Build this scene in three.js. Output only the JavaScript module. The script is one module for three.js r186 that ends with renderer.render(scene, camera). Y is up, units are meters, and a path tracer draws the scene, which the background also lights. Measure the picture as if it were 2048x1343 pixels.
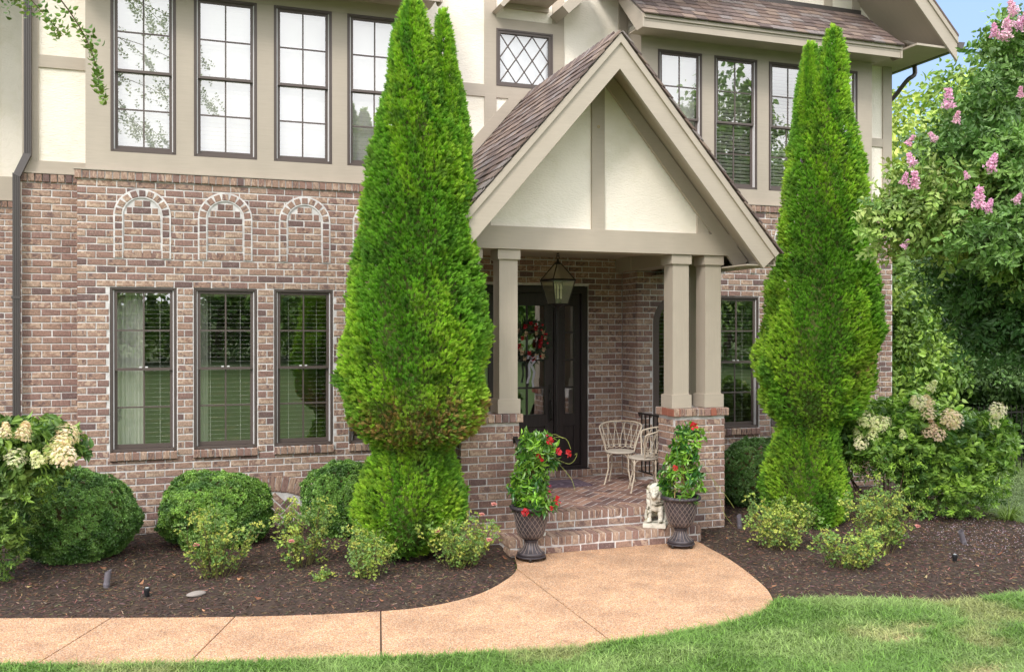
import * as THREE from 'three';
import { mergeGeometries, mergeVertices, toCreasedNormals } from 'three/addons/utils/BufferGeometryUtils.js';
import { MarchingCubes } from 'three/addons/objects/MarchingCubes.js';

// ---------------------------------------------------------------- camera, sky, sun, exposure
const scene = new THREE.Scene();
const YAW = 19.3 * Math.PI / 180;
const camera = new THREE.PerspectiveCamera(39.9, 1024 / 671, 0.1, 400);
camera.position.set(0, 2.32, 11.2);
camera.lookAt(camera.position.x + Math.sin(YAW) * 10, 2.32 - 0.035, 11.2 - Math.cos(YAW) * 10);

const renderer = new THREE.WebGLRenderer({ antialias: true });
renderer.setSize(1024, 671);
renderer.toneMapping = THREE.LinearToneMapping;
renderer.toneMappingExposure = 1.5;
renderer.shadowMap.enabled = true;

const SUN = new THREE.DirectionalLight(0xfff7ec, 1.5);
SUN.position.set(-9, 17, 13);
SUN.target.position.set(3, 1, 0);
SUN.castShadow = true;
SUN.shadow.radius = 24;
SUN.shadow.mapSize.set(2048, 2048);
Object.assign(SUN.shadow.camera, { left: -16, right: 16, top: 16, bottom: -16, near: 1, far: 60 });
scene.add(SUN, SUN.target);

// ---------------------------------------------------------------- numbers and noise
function mulberry(a) { return () => { a |= 0; a = a + 0x6D2B79F5 | 0; let t = Math.imul(a ^ a >>> 15, 1 | a); t = t + Math.imul(t ^ t >>> 7, 61 | t) ^ t; return ((t ^ t >>> 14) >>> 0) / 4294967296; }; }
let rnd = mulberry(7);
const R = (a, b) => a + (b - a) * rnd();
const pick = a => a[Math.floor(rnd() * a.length)];
const clamp = (v, a = 0, b = 1) => Math.min(b, Math.max(a, v));
const lerp = (a, b, t) => a + (b - a) * t;
const smooth = (a, b, v) => { const t = clamp((v - a) / (b - a)); return t * t * (3 - 2 * t); };
function hash(x, y, s) { let h = Math.imul(x | 0, 374761393) + Math.imul(y | 0, 668265263) + Math.imul(s | 0, 2246822519); h = Math.imul(h ^ h >>> 13, 1274126177); return ((h ^ h >>> 16) >>> 0) / 4294967296; }
const wrap = (a, n) => n ? ((a % n) + n) % n : a;
function noise2(x, y, s = 0, px = 0, py = px) {
  const i = Math.floor(x), j = Math.floor(y), f = x - i, g = y - j, u = f * f * (3 - 2 * f), v = g * g * (3 - 2 * g);
  const a = hash(wrap(i, px), wrap(j, py), s), b = hash(wrap(i + 1, px), wrap(j, py), s), c = hash(wrap(i, px), wrap(j + 1, py), s), d = hash(wrap(i + 1, px), wrap(j + 1, py), s);
  return lerp(lerp(a, b, u), lerp(c, d, u), v);
}
function fbm(x, y, s = 0, oct = 4, p = 0, q = p) { let v = 0, a = 0.5, n = 0; for (let o = 0; o < oct; o++) { v += a * noise2(x, y, s + o * 17, p, q); n += a; a *= 0.5; x *= 2; y *= 2; p *= 2; q *= 2; } return v / n; }
function noise3(x, y, z, s = 0) { const k = Math.floor(z), f = z - k, w = f * f * (3 - 2 * f); return lerp(noise2(x, y, s + k * 31), noise2(x, y, s + (k + 1) * 31), w); }

// ---------------------------------------------------------------- sky: blue air with broken white cloud all round
{
  const W = 1024, Hh = 512, d = new Float32Array(W * Hh * 4);
  for (let j = 0; j < Hh; j++) for (let i = 0; i < W; i++) {
    const az = ((i + 0.5) / W - 0.5) * 2 * Math.PI, el = ((j + 0.5) / Hh - 0.5) * Math.PI;
    const y = Math.sin(el), x = Math.cos(el) * Math.cos(az), z = Math.cos(el) * Math.sin(az);
    const up = Math.max(y, 0), h = Math.pow(1 - up, 2.2);
    let r = lerp(0.20, 0.50, h), g = lerp(0.38, 0.64, h), b = lerp(0.76, 0.82, h);
    const k = 0.62 / (up + 0.22), cx = x * k * 1.25 + 32.40, cy = z * k * 1.25 + 9.54;
    const c = fbm(cx, cy, 5, 5), cov = smooth(0.40, 0.56, c + 0.05) ;
    const thick = smooth(0.45, 0.8, fbm(cx * 1.7 + 3, cy * 1.7, 21, 4)), w = 1.75 - 0.5 * thick;
    r = lerp(r, w, cov); g = lerp(g, w * 1.0, cov); b = lerp(b, w * 1.02, cov);
    if (y < 0) { const t = smooth(0, -0.06, y); r = lerp(r, 0.16, t); g = lerp(g, 0.17, t); b = lerp(b, 0.13, t); }
    const o = (j * W + i) * 4; d[o] = r; d[o + 1] = g; d[o + 2] = b; d[o + 3] = 1;
  }
  const sky = new THREE.DataTexture(d, W, Hh, THREE.RGBAFormat, THREE.FloatType);
  sky.mapping = THREE.EquirectangularReflectionMapping; sky.magFilter = sky.minFilter = THREE.LinearFilter; sky.needsUpdate = true;
  scene.background = sky; scene.environment = sky; scene.backgroundIntensity = 1.0; scene.environmentIntensity = 1.0;
}

// ---------------------------------------------------------------- textures and materials
function tex(w, h, fn, { srgb = true, rx = 1, ry = 1 } = {}) {
  const d = new Uint8Array(w * h * 4);
  for (let j = 0; j < h; j++) for (let i = 0; i < w; i++) { const c = fn(i / w, j / h, i, j), o = (j * w + i) * 4; d[o] = clamp(c[0], 0, 255); d[o + 1] = clamp(c[1], 0, 255); d[o + 2] = clamp(c[2], 0, 255); d[o + 3] = 255; }
  const t = new THREE.DataTexture(d, w, h); t.wrapS = t.wrapT = THREE.RepeatWrapping; t.magFilter = THREE.LinearFilter; t.minFilter = THREE.LinearMipmapLinearFilter; t.generateMipmaps = true;
  if (srgb) t.colorSpace = THREE.SRGBColorSpace; t.repeat.set(rx, ry); t.needsUpdate = true; return t;
}
const mat = (color, roughness = 0.8, extra = {}) => new THREE.MeshStandardMaterial({ color, roughness, ...extra });
const phys = (color, roughness, extra = {}) => new THREE.MeshPhysicalMaterial({ color, roughness, side: THREE.DoubleSide, ...extra });

// brick faces: 32 different faces in one sheet (4 across, 8 up), fired clay with flashing, pale slip smears and specks
const CELLS = 32;
const brickTones = [[163, 134, 118], [156, 126, 110], [169, 142, 126], [152, 121, 109], [160, 131, 116], [147, 117, 108], [170, 144, 127], [138, 110, 102], [158, 129, 114], [153, 124, 112], [118, 96, 93], [165, 136, 119]];
const brickPix = (u, v, i, j, height) => {
  const cx = Math.floor(u * 4), cy = Math.floor(v * 8), k = cy * 4 + cx, fu = u * 4 - cx, fv = v * 8 - cy;
  const tone = brickTones[k % brickTones.length];
  const X = fu * 3, Y = fv, n = fbm(X * 5 + k * 9, Y * 5, 3, 4), f = hash(i, j, 4), streak = noise2(X * 26 + k * 7, Y * 3, 8);
  if (height) { const q = 110 + 90 * n + 30 * f - 40 * (noise2(X * 14, Y * 14 + k, 6) > 0.78) ; return [q, q, q]; }
  let c = tone.map(t => t * (0.76 + 0.38 * n + 0.10 * (f - 0.5) + 0.10 * (streak - 0.5)));
  const kind = k % 5;
  if (kind === 1 || kind === 3) { const s = smooth(0.50, 0.66, fbm(X * 2.2 + k * 3, Y * 2.6, 12, 4) + 0.10 * (streak - 0.5)) * 0.75; c = [lerp(c[0], 196, s), lerp(c[1], 173, s), lerp(c[2], 152, s)]; }
  if (k % 6 === 2 || k % 11 === 3) { const s = smooth(0.5, 0.72, fbm(X * 1.6 + k * 5, Y * 1.7, 33, 4)) * 0.7; c = [lerp(c[0], 96, s), lerp(c[1], 77, s), lerp(c[2], 76, s)]; }
  if (hash(Math.floor(X * 24), Math.floor(Y * 12), k + 50) > 0.985) c = c.map((t, q) => lerp(t, [214, 200, 182][q], 0.6));
  return c;
};
const brickMat = mat(0xffffff, 0.9, { map: tex(1024, 1024, (u, v, i, j) => brickPix(u, v, i, j, false)), bumpMap: tex(1024, 1024, (u, v, i, j) => brickPix(u, v, i, j, true), { srgb: false }), bumpScale: 0.003 });
const redBrickMat = mat(0x925a49, 0.9, { bumpMap: brickMat.bumpMap, bumpScale: 0.002 });
const grain = (s, lo, hi, sx, sy, oct = 4) => tex(256, 256, (u, v, i, j) => { const q = lerp(lo, hi, fbm(u * sx, v * sy, s, oct, sx, sy)) + (hash(i, j, s) - 0.5) * 8; return [q, q, q]; }, { srgb: false });
const fineBump = grain(61, 40, 215, 32, 32), woodBump = grain(62, 60, 200, 4, 64);
const mortarMat = mat(0xffffff, 0.95, { map: tex(512, 512, (u, v, i, j) => { const n = fbm(u * 24, v * 24, 71, 4, 24), m = fbm(u * 3, v * 3, 72, 3, 3), g = 182 + 52 * n + 26 * (m - 0.5) + 16 * (hash(i, j, 3) - 0.5); return [g + 2, g - 1, g - 2]; }), bumpMap: fineBump, bumpScale: 0.004 });
const trimMap = tex(512, 512, (u, v, i, j) => { const n = fbm(u * 5, v * 5, 81, 4, 5), s = noise2(u * 8, v * 180, 82, 8, 180), g = 1 + 0.05 * (n - 0.5) + 0.03 * (s - 0.5) + 0.015 * (hash(i, j, 8) - 0.5); return [177 * g, 166 * g, 152 * g]; });
const trimMat = mat(0xffffff, 0.62, { map: trimMap, bumpMap: woodBump, bumpScale: 0.0012 });
const stuccoMat = mat(0xffffff, 0.95, { map: tex(1024, 1024, (u, v, i, j) => { const n = fbm(u * 4, v * 4, 91, 5, 4), st = smooth(0.56, 0.74, fbm(u * 3, v * 5, 94, 5, 3, 5)), g = 0.985 + 0.03 * (n - 0.5) + 0.03 * (hash(i, j, 5) - 0.5) - 0.02 * st; return [245 * g, 237 * g, (225 - 3 * st) * g]; }), bumpMap: tex(512, 512, (u, v, i, j) => { const q = 255 * fbm(u * 40, v * 120, 96, 3, 40, 120); return [q, q, q]; }, { srgb: false }), bumpScale: 0.004 });
const bronzeMat = mat(0x5a4f4b, 0.45, { bumpMap: fineBump, bumpScale: 0.0004 });
const linerMat = mat(0xd9d7d8, 0.5);
const gutterMat = mat(0x55504f, 0.42, { metalness: 0.25 });
const glassMat = new THREE.MeshPhysicalMaterial({ color: 0xffffff, roughness: 0.0, transmission: 1, thickness: 0, ior: 3.5, side: THREE.DoubleSide });
const seeded = new THREE.MeshPhysicalMaterial({ color: 0xf4f4e0, roughness: 0.28, transmission: 1, thickness: 0, ior: 2.3, side: THREE.DoubleSide });
const blindMat = mat(0xe9e8e4, 0.6);
const roomMat = mat(0x8d8375, 0.9);
const ironMat = mat(0x2b2827, 0.45, { metalness: 0.4, bumpMap: fineBump, bumpScale: 0.0005 });
const doorMat = mat(0xffffff, 0.38, { map: tex(256, 256, (u, v, i, j) => { const n = fbm(u * 40, v * 4, 101, 4, 40, 4), g = 0.8 + 0.5 * n; return [42 * g, 36 * g, 37 * g]; }), bumpMap: tex(256, 256, (u, v) => { const q = 255 * fbm(u * 48, v * 4, 102, 3, 48, 4); return [q, q, q]; }, { srgb: false }), bumpScale: 0.001 });
const shingleMats = [[126, 110, 106], [116, 99, 94], [136, 119, 112], [108, 94, 91], [142, 132, 130], [122, 103, 95], [150, 131, 120]].map((c, k) => mat(0xffffff, 0.95, { map: tex(128, 128, (u, v, i, j) => { const g = 0.72 + 0.42 * hash(i, j, 110 + k) + 0.22 * (fbm(u * 6, v * 6, 120 + k, 3, 6) - 0.5); return c.map(t => t * g); }), bumpMap: fineBump, bumpScale: 0.002 }));
const darkEdgeMat = mat(0x3a3434, 0.9);

// ---------------------------------------------------------------- geometry helpers (all non-indexed: position, normal, uv in metres)
const flat = g => { const o = g.index ? g.toNonIndexed() : g; for (const k of Object.keys(o.attributes)) if (!['position', 'normal', 'uv', 'color'].includes(k)) o.deleteAttribute(k); return o; };
const merge = list => list.length === 1 ? flat(list[0]) : mergeGeometries(list.map(flat));
function bx(x0, x1, y0, y1, z0, z1) {
  const g = new THREE.BoxGeometry(x1 - x0, y1 - y0, z1 - z0), p = g.attributes.position, n = g.attributes.normal, uv = g.attributes.uv;
  g.translate((x0 + x1) / 2, (y0 + y1) / 2, (z0 + z1) / 2);
  const ou = hash(x0 * 1000, y0 * 1000, 1) * 3, ov = hash(z0 * 1000, y1 * 1000, 2) * 3, tall = y1 - y0 > x1 - x0;
  for (let i = 0; i < p.count; i++) { let a, b; if (Math.abs(n.getX(i)) > 0.5) { a = p.getZ(i); b = p.getY(i); } else if (Math.abs(n.getY(i)) > 0.5) { a = p.getX(i); b = p.getZ(i); } else { a = p.getX(i); b = p.getY(i); } if (tall) [a, b] = [b, a]; uv.setXY(i, a + ou, b + ov); }
  return g;
}
// a chamfered board between two corners
function board(x0, x1, y0, y1, z0, z1, c = 0.004) {
  c = Math.min(c, (x1 - x0) / 3, (y1 - y0) / 3);
  const s = new THREE.Shape([[x0 + c, y0], [x1 - c, y0], [x1, y0 + c], [x1, y1 - c], [x1 - c, y1], [x0 + c, y1], [x0, y1 - c], [x0, y0 + c]].map(a => new THREE.Vector2(...a)));
  const g = new THREE.ExtrudeGeometry(s, { depth: Math.max(z1 - z0 - c, 0.001), bevelEnabled: true, bevelSize: 0, bevelThickness: 0, bevelSegments: 1 }); g.translate(0, 0, z0); return flat(g);
}
function prism(pts, z0, z1, holes = []) {
  const s = new THREE.Shape(pts.map(a => new THREE.Vector2(...a)));
  for (const h of holes) s.holes.push(new THREE.Path(h.map(a => new THREE.Vector2(...a))));
  const g = new THREE.ExtrudeGeometry(s, { depth: z1 - z0, bevelEnabled: false, curveSegments: 16 }); g.translate(0, 0, z0); return flat(g);
}
const rect = (x0, x1, y0, y1) => [[x0, y0], [x1, y0], [x1, y1], [x0, y1]];
function bar(a, b, r, seg = 6, r2 = r) { const A = new THREE.Vector3(...a), B = new THREE.Vector3(...b), L = A.distanceTo(B), g = new THREE.CylinderGeometry(r2, r, L, seg, 1); g.translate(0, L / 2, 0); g.applyQuaternion(new THREE.Quaternion().setFromUnitVectors(new THREE.Vector3(0, 1, 0), B.clone().sub(A).normalize())); g.translate(A.x, A.y, A.z); return flat(g); }
function tube(pts, r, seg = 6, n = pts.length * 4, closed = false) { return flat(new THREE.TubeGeometry(new THREE.CatmullRomCurve3(pts.map(p => new THREE.Vector3(...p)), closed), n, r, seg, closed)); }
function lathe(pts, seg = 40) { return flat(new THREE.LatheGeometry(pts.map(p => new THREE.Vector2(...p)), seg)); }
const at = (g, x, y, z, ry = 0) => { if (ry) g.rotateY(ry); g.translate(x, y, z); return g; };

// ---------------------------------------------------------------- objects
const taken = new Map();
const numbered = n => { const k = taken.get(n) || 0; taken.set(n, k + 1); return k ? n + '_' + String(k).padStart(3, '0') : n; };
function shade(o) { o.castShadow = o.receiveShadow = true; return o; }
function mesh(name, geo, m, parent) { const o = shade(new THREE.Mesh(Array.isArray(geo) ? merge(geo) : geo, m)); o.name = name; if (parent) parent.add(o); return o; }
function thing(name, label, category, p = [0, 0, 0], turn = 0, group) { const o = new THREE.Group(); o.name = numbered(name); scene.add(o); o.position.set(...p); o.rotation.y = turn; o.userData = { label, category }; if (group) o.userData.group = group; return o; }
function single(name, geo, m, label, category, group) { const o = mesh(numbered(name), geo, m, scene); o.userData = { label, category }; if (group) o.userData.group = group; return o; }
function structure(name, geo, m) { const o = mesh(name, geo, m, scene); o.userData.kind = 'structure'; return o; }
function part(name, parent, p = [0, 0, 0], turn = 0) { const o = new THREE.Group(); o.name = name; o.position.set(...p); o.rotation.y = turn; parent.add(o); return o; }
function instances(name, geo, m, list, parent, stuff = true) {   // list of [Matrix4, Color]
  const o = shade(new THREE.InstancedMesh(geo, m, list.length)); o.name = name;
  list.forEach(([M, c], i) => { o.setMatrixAt(i, M); if (c) o.setColorAt(i, c); });
  if (stuff) o.userData.kind = 'stuff'; parent.add(o); return o;
}

// ================================================================ THE HOUSE
const house = thing('house', 'brick and cream stucco house with tan timber trim and a gabled entry porch', 'house');
const COURSE = 0.0794, BL = 0.192, BH = 0.0675, STEP = 0.2032;
function brickGeo(k) {
  const r = mulberry(k * 97 + 5), j = a => (r() - 0.5) * a, c = 0.005, hx = BL / 2, hy = BH / 2, D = 0.055;
  const q = [[-1, -1], [1, -1], [1, 1], [-1, 1]], F = [], E = [], B = [];
  const tilt = j(0.003), tilt2 = j(0.003);
  for (const [a, b] of q) { const ex = a * hx + j(0.004), ey = b * hy + j(0.0045), dz = a * tilt + b * tilt2; F.push([ex - a * c, ey - b * c, dz]); E.push([ex, ey, dz - c]); B.push([ex, ey, -D]); }
  const pos = [], uv = [], cx = (k % 4) / 4, cy = Math.floor(k / 4) / 8;
  const quad = (a, b, d, e) => { for (const p of [a, b, d, a, d, e]) { pos.push(...p); uv.push(cx + clamp((p[0] + p[2] * 0.8) / BL + 0.5, 0.02, 0.98) / 4, cy + clamp((p[1] + p[2] * 0.5) / BH + 0.5, 0.03, 0.97) / 8); } };
  quad(F[0], F[1], F[2], F[3]);
  for (let i = 0; i < 4; i++) { const n = (i + 1) % 4; quad(E[i], E[n], F[n], F[i]); quad(B[i], B[n], E[n], E[i]); }
  const g = new THREE.BufferGeometry(); g.setAttribute('position', new THREE.Float32BufferAttribute(pos, 3)); g.setAttribute('uv', new THREE.Float32BufferAttribute(uv, 2)); g.computeVertexNormals(); return g;
}
const brickGeos = Array.from({ length: CELLS }, (_, k) => brickGeo(k));
// lay a list of bricks {x,y,z,w,h,rz,turn} into a part: some as single bricks, the rest joined
function layBricks(list, parent, { name = 'brick', single = () => false, limit = 300, rest = 'brickwork' } = {}) {
  const joined = []; let n = 0;
  for (const b of list) {
    const k = b.k ?? Math.floor(rnd() * CELLS), M = new THREE.Matrix4().compose(new THREE.Vector3(b.x, b.y, (b.z || 0) + R(-0.0015, 0.0015)), new THREE.Quaternion().setFromEuler(new THREE.Euler(b.rx || 0, b.turn || 0, (b.rz || 0) + R(-0.004, 0.004), 'YXZ')), new THREE.Vector3(b.w / BL, b.h / BH, (b.d || 0.055) / 0.055));
    if (n < limit && single(b)) { const o = mesh(name, brickGeos[k], b.red ? redBrickMat : brickMat, parent); o.applyMatrix4(M); n++; }
    else { const g = brickGeos[k].clone(); g.applyMatrix4(M); joined.push(g); }
  }
  if (joined.length) { const o = mesh(rest, joined, brickMat, parent); o.userData.kind = 'stuff'; }
  return n;
}
const archHalf = (a, y) => y < a.base ? -1 : y <= a.spring ? a.R : y < a.spring + a.R ? Math.sqrt(a.R * a.R - (y - a.spring) ** 2) : -1;
function courseBricks({ x0, x1, y0 = -0.03, y1, openings = [], arches = [], inside = null, z = 0, start = 0 }) {
  const out = []; let i = start;
  for (let y = y0; y + BH * 0.6 < y1; y += COURSE, i++) {
    const top = Math.min(y + COURSE, y1), yc = (y + top) / 2; let seg = [[x0, x1]];
    const cut = (a, b) => { const s = []; for (const [p, q] of seg) { if (b <= p || a >= q) s.push([p, q]); else { if (a > p) s.push([p, a]); if (b < q) s.push([b, q]); } } seg = s; };
    for (const o of openings) if (yc > o[2] && yc < o[3]) cut(o[0], o[1]);
    for (const a of arches) { const h = (y < a.base ? -1 : Math.min(archHalf(a, y + 0.004), Math.max(archHalf(a, top), 0))) - (a.pad ?? 0.03); if (h > 0) cut(a.cx - h, a.cx + h); }
    if (inside) { const h = Math.min(archHalf(inside, yc), archHalf(inside, top)); if (h < 0.03) continue; cut(-99, inside.cx - h + 0.004); cut(inside.cx + h - 0.004, 99); }
    const off = (i % 2) * STEP / 2 + x0 - STEP + R(-0.006, 0.006);
    for (const [p, q] of seg) for (let g = off + Math.floor((p - off) / STEP) * STEP; g < q; g += STEP) {
      const a = Math.max(g, p), b = Math.min(g + STEP, q), w = b - a - 0.0128; if (w < 0.022) continue;
      out.push({ x: (a + b) / 2 + R(-0.0015, 0.0015), y: yc, z, w, h: top - y - 0.0132 + R(-0.001, 0.001) });
    }
  }
  return out;
}
const rowlocks = (x0, x1, y0, y1, z, step = 0.079) => { const n = Math.max(1, Math.round((x1 - x0) / step)), s = (x1 - x0) / n, out = []; for (let i = 0; i < n; i++) out.push({ x: x0 + (i + 0.5) * s, y: (y0 + y1) / 2, z, w: s - 0.011, h: y1 - y0 - 0.006, d: 0.1 }); return out; };

// ---- windows: bronze double-hung, four panes to a sash
const winData = [];
function hungWindow(x0, x1, y0, y1, z, { blind = 'closed', curtain = false, label, pitch = 0.046 } = {}) {
  const w = part('window', house, [x0, y0, z]); if (label) w.userData.label = label;
  const W = x1 - x0, Hh = y1 - y0, f = 0.032, m = Hh / 2;
  mesh('frame', [board(0, f, 0, Hh, -0.09, 0), board(W - f, W, 0, Hh, -0.09, 0), board(f, W - f, Hh - f, Hh, -0.09, 0), board(f, W - f, 0, f * 0.9, -0.09, 0.004), board(f * 0.35, f * 0.7, 0.01, Hh - 0.01, 0.0, 0.008, 0.002), board(W - f * 0.7, W - f * 0.35, 0.01, Hh - 0.01, 0.0, 0.008, 0.002), board(f * 0.6, W - f * 0.6, Hh - f * 0.7, Hh - f * 0.35, 0.0, 0.008, 0.002)], bronzeMat, w);
  mesh('jamb_liner', [bx(f, f + 0.011, f, Hh - f, -0.075, -0.016), bx(W - f - 0.011, W - f, f, Hh - f, -0.075, -0.016)], linerMat, w);
  const a = f + 0.012, b = W - f - 0.012;
  for (const [lo, hi, zz, bot] of [[m - 0.014, Hh - f, -0.022, 0.030], [f, m + 0.016, -0.056, 0.045]]) {
    const s = 0.030, d = 0.028, g = [board(a, a + s, lo, hi, zz - d, zz), board(b - s, b, lo, hi, zz - d, zz), board(a + s, b - s, hi - s, hi, zz - d, zz), board(a + s, b - s, lo, lo + bot, zz - d, zz + 0.002)];
    mesh('sash', g, bronzeMat, w);
    const ga = a + s, gb = b - s, gl = lo + bot, gh = hi - s, mx = (ga + gb) / 2, my = (gl + gh) / 2, q = 0.0085;
    mesh('muntin', board(mx - q, mx + q, gl, gh, zz - 0.022, zz - 0.004, 0.003), bronzeMat, w);
    mesh('muntin', [board(ga, mx - q, my - q, my + q, zz - 0.022, zz - 0.004, 0.003), board(mx + q, gb, my - q, my + q, zz - 0.022, zz - 0.004, 0.003)], bronzeMat, w);
    for (const [pa, pb] of [[ga, mx - q], [mx + q, gb]]) for (const [qa, qb] of [[gl, my - q], [my + q, gh]]) {
      const g = new THREE.PlaneGeometry(pb - pa + 0.004, qb - qa + 0.004, 1, 1); const o = mesh('pane', g, glassMat, w); o.position.set((pa + pb) / 2, (qa + qb) / 2, zz - 0.013); o.rotation.set(R(-0.0016, 0.0016), R(-0.0016, 0.0016), 0);
    }
  }
  for (const lx of [W * 0.43, W * 0.52]) mesh('sash_lock', bx(lx, lx + 0.028, m + 0.016, m + 0.03, -0.05, -0.024), linerMat, w);
  if (blind) {
    const g = [], tilt = blind === 'closed' ? 1.12 : blind === 'half' ? 0.42 : 0.06;
    for (let y = 0.05; y < Hh - 0.08; y += pitch) { const s = new THREE.BoxGeometry(W - 2 * f - 0.01, blind === 'open' ? 0.0014 : 0.0025, blind === 'open' ? 0.003 : 0.048); s.rotateX(-tilt); s.translate(W / 2, y, -0.14); g.push(s); }
    for (const lx of [W * 0.26, W * 0.74]) g.push(bx(lx - 0.0015, lx + 0.0015, 0.04, Hh - 0.05, -0.1405, -0.1395));
    g.push(bx(f, W - f, Hh - 0.085, Hh - 0.035, -0.17, -0.115));
    mesh('blind', g, blindMat, w);
  }
  if (curtain) { const pts = [], n = 40, cw = W * curtain; for (let i = 0; i <= n; i++) pts.push([0.02 + cw * i / n, 0.02 * Math.sin(i * 1.05) + 0.006 * Math.sin(i * 2.7)]); const sh = [...pts, ...pts.slice().reverse().map(([x, y]) => [x, y - 0.004])]; const g = prism(sh, 0, Hh - 0.06); g.rotateX(-Math.PI / 2); g.translate(0, 0.02, -0.24); mesh('curtain', g, mat(0xe4e6dd, 0.9), w); }
  winData.push([x0, x1, y0, y1, z]); return w;
}
const LW = [[0.339, 1.041], [1.224, 1.926], [2.119, 2.808], [3.000, 3.689]], LY = [0.985, 2.83];
const UW = [[0.346, 1.035], [1.229, 1.930], [2.124, 2.804], [2.990, 3.669]], UY = [4.352, 6.19];

// ---- the two projecting brick blocks (left: window bay; right: wing), 4.03 wide, with a boxed timber storey and a pent roof above
function block(X, left) {
  const W = 4.03, openings = LW.map(([a, b]) => [a - 0.004, b + 0.004, LY[0] - 0.10, LY[1] + 0.006]);
  const archTop = { cx: 0.647, base: 0.42, spring: 2.45, R: 0.40 };
  if (!left) openings.shift();
  const wall = part('brick_wall', house, [X, 0, 0]);
  const holes = LW.map(([a, b]) => rect(a, b, LY[0] - 0.02, LY[1]));
  if (!left) holes[0] = [[0.247, 0.44], [1.047, 0.44], ...Array.from({ length: 17 }, (_, i) => [0.647 + 0.4 * Math.cos(i * Math.PI / 16), 2.45 + 0.4 * Math.sin(i * Math.PI / 16)])];
  mesh('mortar', prism(rect(0.012, W - 0.012, -0.15, 4.02), -0.11, -0.007, holes), mortarMat, wall);
  const arches = [[0.386, 0.971], [1.272, 1.870], [2.200, 2.749], [3.06, 3.63]].map(([a, b]) => ({ cx: (a + b) / 2, base: 3.155, spring: 3.925 - 0.29, R: 0.292 }));
  const foot = { cx: 2.015, base: -1, spring: -0.62, R: 1.27 };      // low segmental arch over the vent
  const footHole = left ? { cx: 2.015, half: 0.62, top: 0.655 } : null;
  const listArches = [...arches]; if (!left) listArches.push({ ...archTop, R: 0.405, pad: -0.004 });
  let list = courseBricks({ x0: 0, x1: W, y1: 4.02, openings, arches: listArches });
  if (footHole) list = list.filter(b => !(Math.abs(b.x - 2.015) < 0.62 - 0.02 && b.y < foot.spring + Math.sqrt(Math.max(0, foot.R ** 2 - (b.x - 2.015) ** 2)) - 0.02));
  const n = layBricks(list, wall, { single: b => left && b.y > 0.86 && b.x < 3.05, limit: 300 });
  for (const a of arches) {
    const ring = [], r = 0.205, mid = (a.R + r) / 2;
    for (let i = 0; i < 9; i++) { const t = Math.PI * (i + 0.5) / 9; ring.push({ x: a.cx + mid * Math.cos(t), y: a.spring + mid * Math.sin(t), z: 0.013, w: 0.066, h: a.R - r - 0.016, rz: t - Math.PI / 2 }); }
    for (let y = a.base; y < a.spring - 0.03; y += COURSE) for (const s of [-1, 1]) ring.push({ x: a.cx + s * mid, y: y + COURSE / 2, z: 0.013, w: a.R - r - 0.016, h: BH });
    layBricks(ring, wall, { name: 'arch_brick', single: () => left && a !== arches[3] });
    const panel = courseBricks({ x0: a.cx - r, x1: a.cx + r, y0: a.base + 0.10, y1: a.spring + r, inside: { cx: a.cx, base: 0, spring: a.spring, R: r - 0.006 }, z: 0.0 });
    layBricks([...panel, ...rowlocks(a.cx - r + 0.004, a.cx + r - 0.004, a.base + 0.002, a.base + 0.095, 0, 0.1)], wall, { rest: 'panel_brickwork' });
    const arcPts = (q, d) => Array.from({ length: 25 }, (_, i) => { const t = Math.PI * (d ? 1 - i / 24 : i / 24); return [a.cx + q * Math.cos(t), a.spring + q * Math.sin(t)]; }), ro = a.R + 0.010, rin = r - 0.004;
    mesh('ring_mortar', prism([[a.cx + ro, a.base], ...arcPts(ro), [a.cx - ro, a.base], [a.cx - rin, a.base], ...arcPts(rin, true), [a.cx + rin, a.base]], -0.02, 0.007), mortarMat, wall);
  }
  if (footHole) {
    const ring = []; for (let i = -7; i <= 7; i++) { const t = Math.PI / 2 + i * 0.0655; const rr = foot.R - 0.10; ring.push({ x: foot.cx + rr * Math.cos(t), y: foot.spring + rr * Math.sin(t), z: 0.004, w: 0.068, h: 0.19, rz: t - Math.PI / 2 }); }
    layBricks(ring, wall, { name: 'arch_brick', single: () => true });
    const hb = [], S = 0.079; for (let a = -16; a < 16; a++) for (let b = -16; b < 16; b++) { const m = (((a - b) % 4) + 4) % 4; if (m !== 0 && m !== 3) continue; const [u, v] = m ? [a + 0.5, b + 1] : [a + 1, b + 0.5], x = foot.cx + (u - v) * S * Math.SQRT1_2, y = (u + v) * S * Math.SQRT1_2; if (Math.abs(x - foot.cx) < 0.56 && y > -0.1 && y < foot.spring + Math.sqrt(Math.max(0, (foot.R - 0.24) ** 2 - (x - foot.cx) ** 2))) hb.push({ x, y, z: -0.002, w: 0.146, h: 0.066, rz: m ? Math.PI * 0.75 : Math.PI / 4 }); }
    layBricks(hb, wall, { name: 'herringbone_brick', single: () => true });
  }
  // top rowlock ledge with a thin tan cap, and the window sills
  const ledge = part('brick_ledge', house, [X, 0, 0]);
  mesh('mortar', bx(-0.012, W + 0.012, 4.024, 4.116, -0.08, 0.012), mortarMat, ledge);
  layBricks(rowlocks(-0.02, W + 0.02, 4.022, 4.118, 0.024), ledge, { single: b => left && b.x < 3.2 });
  mesh('ledge_cap', board(-0.03, W + 0.03, 4.12, 4.135, -0.06, 0.034), trimMat, ledge);
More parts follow.
